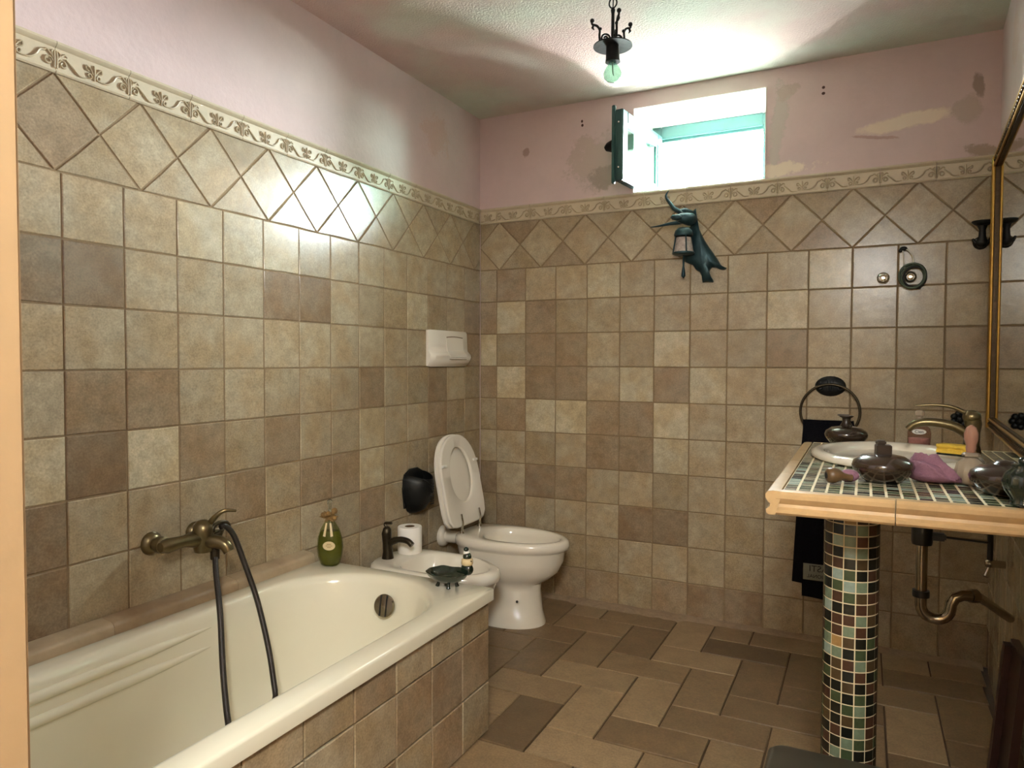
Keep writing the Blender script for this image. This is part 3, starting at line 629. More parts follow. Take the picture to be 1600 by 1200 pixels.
mb.loft([rg(0.052, 0.002), rg(0.052, 0.012), rg(0.046, 0.024), rg(0.030, 0.030), rg(0.030, 0.12), rg(0.038, 0.15)]); mb.build('inlet_collar', 'ceramic', tl, 50)
MB().ball((0.47-0.13, -0.117, 0.13), 0.006).build('fixing_cap', 'black_plastic', tl, 60)
# seat and lid, modelled lying (hinge on y axis at x=0, reaching +x), then swung up
def slab(L_, hw, z0, z1, hole=None, n=44):
    def eg(i_, z): return egg(0.0+i_, L_-i_, 0, hw-i_, z, n, 7, 2.3, 0.5)
    if hole is None: return MB().loft([eg(0.006, z0), eg(0.0, z0+0.004), eg(0.0, z1-0.004), eg(0.006, z1)])
    h0, h1, hh = hole
    def ho(i_, z): return egg(h0-i_, h1+i_, 0, hh+i_, z, n, 2.0, 2.0, 0.45)
    rs = [eg(0.006, z0), eg(0.0, z0+0.004), eg(0.0, z1-0.004), eg(0.006, z1), ho(0.006, z1), ho(0, z1-0.005), ho(0, z0+0.005), ho(0.006, z0), eg(0.006, z0)]
    return MB().loft(rs, False, False)
lean = R(-101.5)
def swing(o): o.rotation_euler = (0, lean, 0); o.location = (0.030, 0.0, 0.428); return o
swing(slab(0.435, 0.176, 0.000, 0.018, (0.110, 0.375, 0.098)).build('seat', 'seat', tl, 40))
ld = swing(slab(0.44, 0.180, 0.023, 0.040).build('lid', 'seat', tl, 40))
for sy in (-1, 1):
    o = swing(MB().bbox(0.29, 0.302, sy*0.145-0.018, sy*0.145+0.018, -0.009, 0.002, 0.002).build('seat_buffer', 'label', tl, 40))
    MB().tube([(0.035, sy*0.085, 0.398), (0.035, sy*0.085, 0.425), (0.040, sy*0.085, 0.445), (0.030, sy*0.085, 0.490)], [0.012, 0.006, 0.006, 0.005], 10).build('hinge', 'chrome', tl, 50)

# ---- bidet
YB = -0.895; ZBd = 0.385
bd = thing('bidet', 'white ceramic bidet with a dark bronze tap behind the bathtub', 'bidet', (0.02, YB, 0))
def E2(x0, x1, hw, z, **k): return egg(x0-0.02, x1-0.02, 0, hw, z, **k)
r = [E2(0.16, 0.46, 0.115, 0.0), E2(0.16, 0.45, 0.105, 0.08), E2(0.15, 0.46, 0.11, 0.17), E2(0.10, 0.52, 0.14, 0.24), E2(0.05, 0.555, 0.162, 0.31), E2(0.03, 0.562, 0.165, 0.335), E2(0.024, 0.578, 0.172, 0.345), E2(0.022, 0.580, 0.174, 0.362), E2(0.026, 0.574, 0.170, 0.378), E2(0.036, 0.562, 0.160, ZBd), E2(0.165, 0.535, 0.135, ZBd, pr=4), E2(0.172, 0.528, 0.128, ZBd-0.008, pr=4), E2(0.18, 0.515, 0.12, ZBd-0.05, pr=4), E2(0.21, 0.47, 0.09, ZBd-0.11, pr=3), E2(0.27, 0.41, 0.05, ZBd-0.125, pr=3)]
MB().loft(r).build('basin', 'ceramic', bd, 50)
fq = P(606, 872, 2, ZBd); fx, fy = fq.x-0.02, fq.y-YB
tp = MB().tube([(fx, fy, ZBd-0.004), (fx, fy, ZBd+0.004), (fx, fy, ZBd+0.03), (fx-0.004, fy, ZBd+0.07), (fx-0.006, fy, ZBd+0.105), (fx-0.002, fy, ZBd+0.125), (fx, fy, ZBd+0.132)], [0.026, 0.025, 0.021, 0.019, 0.021, 0.017, 0.008], 16).build('tap_body', 'dbronze', bd, 50)
sp = bez([(fx, fy, ZBd+0.062), (fx+0.05, fy+0.004, ZBd+0.083), (fx+0.095, fy+0.006, ZBd+0.082), (fx+0.118, fy+0.008, ZBd+0.066)], 14)
MB().tube(sp, [0.015]*4+[0.0125]*(len(sp)-4), 12).build('tap_spout', 'dbronze', tp, 50)
MB().tube(bez([(fx-0.004, fy, ZBd+0.128), (fx-0.014, fy, ZBd+0.145), (fx+0.02, fy, ZBd+0.15)], 8), 0.006, 8).build('tap_lever', 'dbronze', tp, 50)
# toilet roll on the bidet deck
rq = P(634, 872, 2, ZBd)
ro = thing('toilet_roll', 'white toilet paper roll standing behind the bidet tap', 'toilet roll', (0.105, YB+0.083, ZBd+0.001))
MB().lathe([(0.022, 0.004), (0.022, 0.0), (0.050, 0.0), (0.052, 0.003), (0.052, 0.110), (0.050, 0.113), (0.022, 0.113), (0.022, 0.02)], n=36, cap0=False, cap1=False).build('paper', 'paper', ro, 40)
MB().lathe([(0.0215, 0.001), (0.0215, 0.1125), (0.020, 0.1125), (0.020, 0.001)], n=24, cap0=False, cap1=False).build('core', 'wood', ro, 40)
# flush plate on the left wall
fp = thing('flush_plate', 'white plastic flush plate on the left wall above the toilet', 'flush plate', (0, -0.345, 1.185))
prof = [(0.001, 0), (0.014, 0), (0.026, 0.012), (0.040, 0.03), (0.046, 0.045), (0.044, 0.058), (0.034, 0.068), (0.026, 0.076), (0.024, 0.10), (0.021, 0.165), (0.014, 0.176), (0.001, 0.177)]
def xs(y0, y1, dx=0.0, z0=0, z1=9): return MB().loft([[(x+dx if 0 < k < len(prof)-1 else x, y, z) for k, (x, z) in enumerate(prof)] for y in (y0, y1)])
MB().loft([[(x*0.55+0.001, -0.182, 0.004+z*0.955) for x, z in prof], [(x, -0.165, z) for x, z in prof], [(x, 0.165, z) for x, z in prof], [(x*0.55+0.001, 0.180, 0.004+z*0.955) for x, z in prof]]).build('plate', 'seat', fp, 40)
bt_prof = [(0.030, 0.036), (0.0485, 0.046), (0.0465, 0.060), (0.0365, 0.069), (0.0285, 0.078), (0.0265, 0.10), (0.024, 0.140), (0.010, 0.142)]
MB().loft([[(x, y, z) for x, z in bt_prof] for y in (-0.035, 0.120)]).build('push_button', 'seat', fp, 30)
MB().box(0.036, 0.0462, -0.037, 0.122, 0.0335, 0.0365).build('button_gap', 'tD', fp); MB().tube([(0.0225, -0.034+0.153*k/10, 0.143+0.004*math.sin(math.pi*k/10)) for k in range(11)], 0.0022, 6).build('button_gap', 'tD', fp)

# ---- dark wall pocket (brush holder) on the left wall
pk = thing('wall_pocket', 'black cast iron pocket holder on the left wall beside the toilet', 'holder', (0.0, -0.635, 0.515))
def dr(hw, dep, zb, zf, ins=0.0, n=24):
    out = []
    for i in range(n+1):
        a = math.pi*i/n; c, s_ = math.cos(a), math.sin(a)
        out.append((max(0.001 if not ins else ins, 0)+(dep-ins)*s_, -(hw-ins)*c, zb+(zf-zb)*s_**1.5+(0.0)))
    return out
outer = [dr(0.030, 0.030, 0.0, 0.004), dr(0.052, 0.058, 0.015, 0.02), dr(0.074, 0.086, 0.06, 0.06), dr(0.085, 0.100, 0.11, 0.105), dr(0.084, 0.102, 0.160, 0.140), dr(0.074, 0.098, 0.185, 0.160)]
inner = [dr(0.074, 0.098, 0.185, 0.160, 0.005), dr(0.084, 0.102, 0.155, 0.135, 0.007), dr(0.074, 0.086, 0.07, 0.06, 0.008), dr(0.052, 0.058, 0.03, 0.03, 0.008)]
MB().loft(outer+inner).build('pocket', 'iron', pk, 60)
MB().prism([(-0.076, 0.03), (0.076, 0.03), (0.088, 0.12), (0.072, 0.185), (0.03, 0.205), (-0.03, 0.205), (-0.072, 0.185), (-0.088, 0.12)], 0.0005, 0.008, 0.002, 'yz').build('back_plate', 'iron', pk)
mb = MB()
for k in range(9): mb.tube([(0.104, -0.012, 0.05+k*0.011), (0.106, 0.012, 0.05+k*0.011)], 0.0025, 6)
mb.tube(bez([(0.085, -0.05, 0.165), (0.100, -0.03, 0.150), (0.106, -0.015, 0.125), (0.106, 0.0, 0.10)], 14), 0.0035, 8); mb.build('relief', 'iron', pk, 60)

# ================================================================== washbasin corner
CZ = 0.95; KS = 0.785                        # KS: size of the counter things (mosaic pitch 27 mm)
cl = P(1213, 765, 2, CZ); CX0 = cl.x; CY0 = cl.y; CY1 = P(1270, 690, 2, CZ).y
def wx(y): return RX+t*y-0.004
ct = thing('washbasin_counter', 'mosaic tiled washbasin counter with moulded tan edging on a round column', 'counter', (CX0, CY0, 0))
mb = MB(); z0, z1 = CZ-0.047, CZ-0.0018
SX, SY, SA, SB = 1.925-CX0, -1.153-CY0, 0.157, 0.216
quad = [(0.012, 0.012), (wx(CY0)-CX0, 0.012), (wx(CY1)-CX0, CY1-CY0), (0.012, CY1-CY0)]; per = []; hol = []
for k in range(4):
    a, b = quad[k], quad[(k+1) % 4]
    for q_ in range(12): per.append((a[0]+(b[0]-a[0])*q_/12, a[1]+(b[1]-a[1])*q_/12))
for x, y in per:
    an = math.atan2((y-SY)/(SB+0.009), (x-SX)/(SA+0.006)); hol.append((SX+(SA+0.006)*math.cos(an), SY+(SB+0.009)*math.sin(an)))
mb.loft([[(x, y, z1) for x, y in hol], [(x, y, z1) for x, y in per], [(x, y, z0) for x, y in per], [(x, y, z0) for x, y in hol], [(x, y, z1) for x, y in hol]], False, False)
mb.build('slab', 'msgrout', ct)
# moulded edge tiles: profile (outward d, z)
ep = [(0.0, CZ-0.062), (-0.016, CZ-0.062), (-0.022, CZ-0.056), (-0.022, CZ-0.048), (-0.014, CZ-0.042), (-0.012, CZ-0.034), (-0.018, CZ-0.028), (-0.024, CZ-0.018), (-0.024, CZ-0.008), (-0.018, CZ-0.001), (-0.006, CZ+0.001), (0.012, CZ), (0.012, CZ-0.02)]
ep = [(d_*KS, CZ+(z_-CZ)*KS) for d_, z_ in ep]
xr = wx(CY0)-CX0; xcur = 0.0; first = True
while xcur < xr-0.02:
    xe = min(xcur+(0.215 if first else 0.24), xr); first = False
    MB().loft([[(x-(0.0 if x > 0.001 else -d*1.0*0+0.0), d, z) for d, z in ep] for x in (xcur+0.001, xe-0.001)]).build('edge_tile', 'edge_tile', ct, 30); xcur = xe
ycur = 0.0
while ycur < CY1-CY0-0.02:
    ye = min(ycur+0.24, CY1-CY0)
    MB().loft([[(d, y, z) for d, z in ep] for y in (ycur-(0.018 if ycur == 0 else -0.001), ye-0.001)]).build('edge_tile', 'edge_tile', ct, 30); ycur = ye
# mosaic on the counter top
MP = 0.0271; cells = []
rm = random.Random(3)
for j in range(60):
    for i in range(40):
        x, y = 0.011+(i+0.5)*MP, 0.011+(j+0.5)*MP
        if y > CY1-CY0-MP/2 or x > wx(CY0+y)-CX0-MP/2: continue
        if ((x-SX)/(SA+0.016))**2+((y-SY)/(SB+0.016))**2 < 1: continue
        cells.append((y, x))
cells.sort(); mt = {}
def mos_mesh(w_, h_, th=0.006):
    me = MB().prism(rect(w_, h_), -th, 0.0, 0.0012, 'xy').mesh('mosaic_tile'); return me
base_me = mos_mesh(MP-0.0042, MP-0.0060); base_me.materials.append(M['mg'])
rest = MB()
for n_, (y, x) in enumerate(cells):
    tone = rm.choice('kgwwsabwsgk')
    if n_ < 290: place('mosaic_tile', base_me, ct, (x, y, CZ-0.0009+rm.uniform(-0.0002, 0.0002)), None, 'm'+tone)
    else: rest.v.extend([]); rest.prism([(x+a, y+b) for a, b in rect(MP-0.0042, MP-0.0060)], CZ-0.008, CZ-0.0010, 0.0008, 'xy')
o = rest.build('mosaic_field', 'mw', ct); o['kind'] = 'stuff'
# column
CXc, CYc, CRr = 1.831, -1.523, 0.0585
cl_ = thing('mosaic_column', 'round column clad in black green and brown glass mosaic under the counter', 'column', (CXc, CYc, 0))
MB().lathe([(CRr-0.0012, 0.0), (CRr-0.0012, CZ-0.049)], n=56).build('core', 'msgrout', cl_, 40)
NC = 14; RP = 0.0256; nrow = int((CZ-0.05)/RP)
seg = 2*math.pi/NC; half = seg/2-0.0014/CRr; pr_ = []
for a in (-half, 0, half): pr_.append((CRr*math.cos(a), CRr*math.sin(a)))
pin = [((CRr-0.007)*math.cos(a), (CRr-0.007)*math.sin(a)) for a in (half, 0, -half)]
outl = pr_+pin
me = MB().loft([[(x, y, -RP/2+0.0014) for x, y in outl], [(x, y, RP/2-0.0014) for x, y in outl]]).mesh('mosaic_tile', 30); me.materials.append(M['mk'])
pat = ["gkbsw", "kkobk", "bkksr", "kasrk", "rkask", "brkbk", "kagkr", "kgask", "srgbr", "akkrb", "krrsb", "grsrk", "sobkg", "askgk", "kbrsb", "gbkrk", "kkbkr", "rgkgk", "bkgsk", "bkbgr", "krksr", "rksgb", "ksgkk", "rgkgr", "gkgkk"]
rest = MB(); base_a = R(-92)
for r_ in range(nrow):
    for c in range(NC):
        a = base_a+(c-3)*seg
        zc = (nrow-r_-0.5)*RP+0.003
        if c < 8:
            tone = pat[r_ % len(pat)][c-1] if 1 <= c <= 5 else rm.choice('kkrgb')
            place('mosaic_tile', me, cl_, (0, 0, zc), (0, 0, a), 'm'+tone)
        else:
            ca, sa = math.cos(a), math.sin(a)
            rest.loft([[(x*ca-y*sa, x*sa+y*ca, zc+dz) for x, y in outl] for dz in (-RP/2+0.0014, RP/2-0.0014)])
o = rest.build('mosaic_field', 'mk', cl_, 30); o['kind'] = 'stuff'

# ---- sink
sk = thing('sink', 'white oval drop-in sink in the mosaic counter', 'sink', (CX0+SX, CY0+SY, CZ))
def el(a, b, z, n=48): return [(a*math.cos(2*math.pi*i/n), b*math.sin(2*math.pi*i/n), z) for i in range(n)]
A_, B_ = 0.206, 0.263
MB().loft([el(A_-0.005, B_-0.005, 0.0004), el(A_, B_, 0.005), el(A_-0.002, B_-0.002, 0.014), el(A_-0.011, B_-0.011, 0.0204), el(A_-0.024, B_-0.024, 0.021), el(A_-0.043, B_-0.043, 0.017), el(A_-0.053, B_-0.053, 0.004), el(A_-0.067, B_-0.071, -0.04), el(A_-0.10, B_-0.126, -0.09), el(0.024, 0.024, -0.106)]).build('basin', 'ceramic', sk, 60)
MB().lathe([(0.0, 0.0), (0.026, 0.0), (0.028, 0.003), (0.02, 0.005), (0, 0.005)], 0, 0, -0.1058, 20, cap0=False, cap1=False).build('drain_ring', 'chrome', sk, 50)

# ---- basin tap
fx, fy = 2.108, -1.107
bt2 = thing('basin_tap', 'aged bronze basin tap with curved spout and thin lever beside the mirror', 'tap', (fx, fy, CZ+0.0208)); bt2.scale = (KS,)*3
MB().tube([(0, 0, 0), (0, 0, 0.006), (0, 0, 0.03), (0.002, 0, 0.07), (0.004, 0, 0.10), (0.002, 0, 0.112)], [0.030, 0.030, 0.024, 0.023, 0.026, 0.026], 18).build('body', 'bronze', bt2, 50)
MB().ball((0.0, 0, 0.122), 0.028, 18, 10, (1, 1, 0.9)).build('handle_dome', 'bronze', bt2, 60)
lv = bez([(-0.015, 0, 0.135), (-0.06, 0.0, 0.155), (-0.11, 0.0, 0.160), (-0.165, 0, 0.156)], 18); MB().tube(lv, [0.008-0.0045*k/(len(lv)-1) for k in range(len(lv))], 8).build('lever', 'bronze', bt2, 60)
sp = bez([(0, 0, 0.055), (-0.05, 0, 0.088), (-0.12, 0, 0.10), (-0.165, 0, 0.092), (-0.188, 0, 0.072)], 20); MB().tube(sp, [0.018-0.006*k/(len(sp)-1) for k in range(len(sp))], 12).build('spout', 'bronze', bt2, 60)

# ---- things on the counter
def dispenser(u, v, label, kind, rz, dz=0.0, base=None):
    p = base or P(u, v, 2, CZ+dz)
    d_ = thing('soap_flask', label, 'flask', (p.x, p.y, CZ+dz), rz, 'brown glazed flasks on the counter'); d_.scale = (KS,)*3
    MB().lathe([(0.0, 0.0), (0.045, 0.0), (0.060, 0.010), (0.076, 0.030), (0.080, 0.043), (0.075, 0.056), (0.055, 0.070), (0.025, 0.076), (0.0, 0.077)], n=32, cap0=False, cap1=False).build('body', 'flask', d_, 60)
    if kind == 'square':
        MB().bbox(-0.019, 0.019, -0.019, 0.019, 0.073, 0.102, 0.002).build('neck', 'flask_dark', d_)
        MB().bbox(-0.019, 0.006, -0.012, 0.012, 0.102, 0.114, 0.003).build('spout', 'flask_dark', d_)
    elif kind == 'none':
        MB().lathe([(0.028, 0.074), (0.022, 0.080), (0.018, 0.084), (0.0, 0.085)], n=20, cap0=False, cap1=False).build('stopper', 'flask_dark', d_, 50)
    else:
        MB().lathe([(0.026, 0.072), (0.022, 0.08), (0.014, 0.095), (0.016, 0.108), (0.026, 0.113), (0.026, 0.118), (0.0, 0.119)], n=20, cap0=False, cap1=False).build('neck', 'flask_dark', d_, 50)
        MB().bbox(-0.034, 0.012, -0.006, 0.006, 0.117, 0.123, 0.002).build('pump_lever', 'flask_dark', d_)
    return d_
dispenser(1379, 760, 'squat brown flask with a square neck standing beside the mauve cloth', 'square', R(10), 0.001, Vector((P(1379, 752, 2, CZ).x, P(1379, 752, 2, CZ).y, 0)))
dispenser(1330, 690, 'squat brown flask with a lever top at the far corner of the counter', 'lever', R(0), 0.001, Vector((1.803, -0.873, 0)))
dispenser(1560, 760, 'squat brown flask at the right of the counter below the mirror frame', 'none', R(0), 0.001, Vector((2.104, -1.640, 0)))
# clear soap bottle
sb = thing('soap_bottle', 'clear pump bottle of pink soap with oval white label behind the basin tap spout', 'bottle', (2.003, -0.862, CZ+0.001)); sb.scale = (KS,)*3
MB().lathe([(0.034, 0.0), (0.039, 0.004), (0.040, 0.06), (0.036, 0.078), (0.020, 0.092), (0.014, 0.098)], n=24, sy=0.65).build('body', 'pinkgel', sb, 50)
MB().lathe([(0.032, 0.003), (0.036, 0.006), (0.0365, 0.040), (0.0, 0.041)], n=24, sy=0.62).build('soap', 'gel', sb, 50)
MB().lathe([(0.016, 0.098), (0.016, 0.112), (0.010, 0.114), (0.010, 0.124), (0.017, 0.127), (0.018, 0.140), (0.012, 0.147), (0.0, 0.148)], n=20).build('pump_cap', 'lightglass', sb, 50)
o = MB().lathe([(0.0, 0), (0.024, 0.0), (0.024, 0.001), (0.0, 0.0012)], n=24, sy=0.42, cap0=False, cap1=False).build('oval_label', 'label', sb); o.rotation_euler = (R(90), 0, 0); o.location = (-0.002, -0.0275, 0.066)
text('lettering', 'Cien', 0.016, 'ink', sb, (-0.002, -0.0295, 0.066), (R(90), 0, 0))
# sponge
spp = P(1490, 712, 2, CZ+0.026)
sg_ = thing('sponge', 'yellow scouring sponge with grooved sides lying on the sink rim', 'sponge', (2.066, -1.185, CZ+0.0208), R(-28)); sg_.scale = (KS,)*3
prof = [(-0.026, 0.008), (-0.026, 0.016), (-0.020, 0.021), (-0.026, 0.028), (-0.026, 0.036), (0.026, 0.036), (0.026, 0.028), (0.020, 0.021), (0.026, 0.016), (0.026, 0.008)]
MB().loft([[(x, y, z) for y, z in prof] for x in (-0.05, -0.046, 0.046, 0.05)]).build('foam', 'sponge', sg_, 30)
MB().bbox(-0.050, 0.050, -0.026, 0.026, 0.001, 0.008, 0.002).build('scouring_pad', 'scour', sg_)
# mauve cloth: crumpled heap
ck = P(1458, 765, 2, CZ)
cb = bmesh.new(); bmesh.ops.create_uvsphere(cb, u_segments=80, v_segments=44, radius=1)
rc = random.Random(5); ph = [(rc.uniform(3, 9), rc.uniform(3, 9), rc.uniform(2, 6), rc.uniform(0, 6)) for _ in range(7)]
for v in cb.verts:
    x, y, z = v.co; n_ = sum(math.sin(a*x+b*y+c*z+d_)*0.6/(1+k*0.5) for k, (a, b, c, d_) in enumerate(ph)); fold = 0.5*(1-abs(math.sin(2.6*x+3.2*y+1.1*n_)))**1.3-0.1+0.12*(1-abs(math.sin(6*x-4*y+0.8*n_)))**1.5
    hgt = 1.0 if x < 0.1 else max(0.30, 1.0-0.85*(x-0.1))
    r0 = 1+0.07*n_; v.co = (x*r0*0.078, y*r0*0.055, max(0.0, (z*0.5+0.42)*0.062*hgt*(1+0.22*n_)+fold*0.030*(1 if z > -0.2 else 0)))
me = bpy.data.meshes.new('mauve_cloth'); cb.to_mesh(me); cb.free(); me.polygons.foreach_set('use_smooth', [True]*len(me.polygons)); me.materials.append(M['cloth'])
o = place('washcloth', me, None, (ck.x+0.010, ck.y+0.115, CZ+0.0005), (0, 0, R(-8))); o.scale = (KS,)*3; tag(o, 'crumpled mauve washcloth on the counter beside the sink', 'cloth')
# small brush with turned handle and rag
bq = P(1306, 757, 2, CZ)
br = thing('wooden_brush', 'small turned wooden brush lying at the left of the counter', 'brush', (bq.x-0.010, bq.y+0.008, CZ+0.0177), R(24)); br.scale = (KS,)*3
MB().tube([(-0.012, 0, 0), (-0.008, 0, 0), (0.006, 0, 0), (0.020, 0, 0), (0.032, 0, -0.002), (0.045, 0, -0.005), (0.055, 0, -0.007), (0.058, 0, -0.008)], [0.014, 0.020, 0.022, 0.018, 0.010, 0.009, 0.010, 0.006], 18).build('handle', 'wood', br, 50)
MB().lathe([(0.0, 0), (0.009, 0), (0.009, 0.001), (0, 0.0012)], n=14, cap0=False, cap1=False).build('handle_eye', 'ink', br).rotation_euler = (0, R(-90), 0)
br.children[-1].location = (-0.0125, 0, 0)
MB().ball((0.058, 0.024, -0.004), 0.022, 16, 10, (1.3, 0.8, 0.8)).build('bristle_pad', 'cloth', br, 60)
# perfume bottle with pink stopper
pq = Vector((2.058, -1.535, 0))
pf = thing('perfume_bottle', 'ribbed clear perfume bottle with a tall pink glass stopper', 'bottle', (pq.x, pq.y, CZ+0.001)); pf.scale = (KS,)*3
MB().lathe([(0.024, 0.0), (0.032, 0.008), (0.038, 0.030), (0.032, 0.056), (0.018, 0.070), (0.012, 0.076)], n=36, rib=(12, 0.05)).build('body', 'lightglass', pf, 50)
MB().lathe([(0.019, 0.076), (0.021, 0.080), (0.018, 0.085), (0.013, 0.087)], n=24, rib=(8, 0.08)).build('collar', 'lightglass', pf, 50)
MB().lathe([(0.011, 0.087), (0.013, 0.10), (0.012, 0.107), (0.017, 0.122), (0.0175, 0.138), (0.012, 0.155), (0.003, 0.162)], n=18).build('stopper', 'pinkglass', pf, 50)
# dark green glass ornament at the picture edge
og = thing('green_ornament', 'dark green glazed ornament at the front right edge of the counter', 'ornament', (2.185, -1.165, CZ+0.001)); og.location = (2.112, -1.764, CZ+0.001); og.scale = (KS,)*3
MB().lathe([(0.020, 0.0), (0.026, 0.006), (0.022, 0.016), (0.034, 0.035), (0.040, 0.055), (0.034, 0.075), (0.020, 0.088), (0.022, 0.096), (0.0, 0.099)], n=32, rib=(8, 0.07)).build('body', 'dkgreen', og, 60)
MB().ball((0.0, 0, 0.104), 0.010).build('knob', 'dkgreen', og, 60)

# ---- mirror on the right wall
mr = thing('wall_mirror', 'large mirror in a gilt beaded frame on the right wall', 'mirror', (RX, 0, 0), -RA)   # local -y runs along the wall towards the camera
mr.rotation_euler = (0, 0, -RA)
m0, m1, mz0, mz1 = -0.10, -1.75, 0.960, 1.985
fwid = 0.045
MB().box(-0.012, -0.008, m1+0.02, m0-0.02, mz0+0.02, mz1-0.02).build('glass', 'mirror', mr)
def fbar(y0, y1, z0, z1):
    b = MB().bbox(-0.022, -0.002, y0, y1, z0, z1, 0.004).build('frame_bar', 'dgold', mr)
    return b
vb = lambda y0, y1: fbar(y0, y1, mz0, mz1)
for ya, yb_ in ((m0-fwid, m0), (m1, m1+fwid)):
    b = vb(ya, yb_)
    for yy in (ya+0.008, yb_-0.008): MB().tube([(-0.024, yy, mz0+0.004), (-0.024, yy, mz1-0.004)], 0.006, 8).build('gilt_bead', 'gold', b, 60)
for za, zb_ in ((mz0, mz0+fwid), (mz1-fwid, mz1)):
    b = fbar(m1+fwid, m0-fwid, za, zb_)
    for zz in (za+0.006, zb_-0.006): MB().tube([(-0.023, m1+0.04, zz), (-0.023, m0-0.01, zz)], 0.004, 8).build('gilt_bead', 'gold', b, 60)
    mb = MB()
    for k in range(50): mb.ball((-0.023, m1+0.06+k*(m0-m1-0.12)/49, (za+zb_)/2), 0.006, 6, 4)
    mb.build('pearl_row', 'dgold', b, 60)['kind'] = 'stuff'

# ---- cast iron bits on the back wall by the mirror
bk = thing('iron_bracket', 'black cast iron bracket with flared cup high beside the mirror', 'bracket', (2.252, 0, 1.665))
MB().lathe([(0.0, 0.078), (0.016, 0.076), (0.030, 0.083), (0.037, 0.090), (0.037, 0.094), (0.0, 0.088)], 0, -0.045, 0, 22, cap0=False, cap1=False).build('cup', 'iron', bk, 50)
MB().tube([(0, -0.045, 0.08), (0, -0.044, 0.06), (0, -0.042, 0.035), (0, -0.04, 0.02)], [0.018, 0.011, 0.013, 0.017], 12).build('stem', 'iron', bk, 50)
MB().ball((0, -0.035, 0.016), 0.02, 12, 8).tube(bez([(0, -0.035, 0.02), (-0.022, -0.03, 0.012), (-0.035, -0.028, 0.03)], 8), [0.012]*3+[0.008]*3+[0.004]*10, 8) if False else None
mb = MB().ball((0, -0.03, 0.014), 0.022, 12, 8, (1, 1.2, 0.9))
for sg in (-1, 1): mb.tube(bez([(0, -0.03, 0.016), (sg*0.018, -0.03, 0.012), (sg*0.030, -0.03, 0.030)], 8), [0.011, 0.011, 0.010, 0.009, 0.008, 0.007, 0.006, 0.005, 0.004][:9], 8)
mb.build('leaf_base', 'iron', bk, 60)
MB().lathe([(0.026, 0), (0.022, 0.008)], n=16).build('wall_plate', 'iron', bk).rotation_euler = (R(90), 0, 0); bk.children[-1].location = (0, -0.0005, 0.016)
rs = thing('iron_rosette', 'black cast iron flower-shaped hook behind the basin tap', 'hook', (2.195, 0, 0.985))
mb = MB()
for k in range(7):
    a = 2*math.pi*k/7; mb.ball((0.022*math.cos(a), -0.014, 0.022*math.sin(a)), 0.013, 10, 6, (1, 0.8, 1))
mb.lathe([(0.02, 0), (0.018, 0.006)], n=14) if False else None
mb.build('petals', 'iron', rs, 60); MB().ball((0, -0.024, 0), 0.013).build('centre_boss', 'iron', rs, 60)
MB().box(-0.016, 0.016, -0.010, -0.0005, -0.016, 0.016).build('wall_plate', 'iron', rs)

# ---- towel ring and towel
tr = thing('towel_ring', 'dark cast iron oval plate with bronze towel ring on the back wall', 'towel ring', (1.722, 0, 1.108))
rg = lambda a, b, y: [(a*math.cos(2*math.pi*k/28), y, b*math.sin(2*math.pi*k/28)) for k in range(28)]
MB().loft([rg(0.061, 0.043, -0.0005), rg(0.061, 0.043, -0.008), rg(0.052, 0.036, -0.016), rg(0.030, 0.020, -0.022), rg(0.006, 0.005, -0.024)]).build('plate', 'iron', tr, 60)
mb = MB()
for sg in (-1, 1):
    mb.tube([(x, -0.021, z) for x, z in spiral(sg*0.038, -0.006, 0.004, 0.012, 0, sg*1.3)], 0.003, 6); mb.ball((sg*0.05, -0.022, -0.008), 0.008)
for k in range(3): mb.tube([((k-1)*0.008, -0.024, -0.02), ((k-1)*0.009, -0.026, 0.0), ((k-1)*0.013, -0.02, 0.028)], [0.003, 0.004, 0.002], 6)
mb.build('relief', 'iron', tr, 60)
rc_ = -0.108; RR = 0.116
MB().tube([(RR*math.sin(a), -0.03, rc_+RR*math.cos(a)) for a in [2*math.pi*k/48 for k in range(49)]], 0.0055, 8, False).build('ring', 'dbronze', tr, 60)
tw = thing('hand_towel', 'black hand towel hanging folded through the towel ring', 'towel', (1.715, -0.03, 0.19))
def cloth(name, x0t, x1t, x0b, x1b, zt, zb, y, nx=26, nz=36, sag=0.0, amp=0.008, ph=0.0):
    fr = []; bk_ = []
    for k in range(nz+1):
        q_ = k/nz; row = []; rowb = []
        for i in range(nx+1):
            s_ = i/nx; x = (x0t+(x0b-x0t)*q_**0.8)*(1-s_)+(x1t+(x1b-x1t)*q_**0.8)*s_
            z = zt-sag*math.sin(math.pi*s_)*(1-q_)+(zb-zt)*q_
            yy = y+amp*math.sin(9*s_+ph+q_*1.2)*(0.6+0.4*q_)
            row.append((x, yy, z)); rowb.append((x, yy+0.005, z))
        fr.append(row); bk_.append(rowb)
    mb = MB(); n = nx+1; vs = [p for r_ in fr for p in r_]+[p for r_ in bk_ for p in r_]; off = n*(nz+1); fs = []
    for k in range(nz):
        for i in range(nx):
            a = k*n+i; fs.append((a, a+1, a+n+1, a+n)); fs.append((off+a, off+a+n, off+a+n+1, off+a+1))
    for k in range(nz):
        for i in (0, nx): a = k*n+i; fs.append((a, a+n, off+a+n, off+a))
    for i in range(nx):
        for k in (0, nz): a = k*n+i; fs.append((a, a+1, off+a+1, off+a))
    return mb.add(vs, fs).build(name, 'towel', tw, 60)
cloth('back_layer', -0.095, 0.09, -0.135, 0.10, 0.772, 0.055, 0.012, ph=1.0)
cloth('front_layer', -0.097, 0.10, -0.092, 0.16, 0.775, 0.005, -0.018, sag=0.012)
tg = MB().box(-0.086, 0.06, -0.0315, -0.030, 0.085, 0.155).build('woven_tag', 'tag', tw)
text('lettering', 'ASTI', 0.038, 'ink', tg, (-0.026, -0.0318, 0.134), (R(90), 0, 0), True)
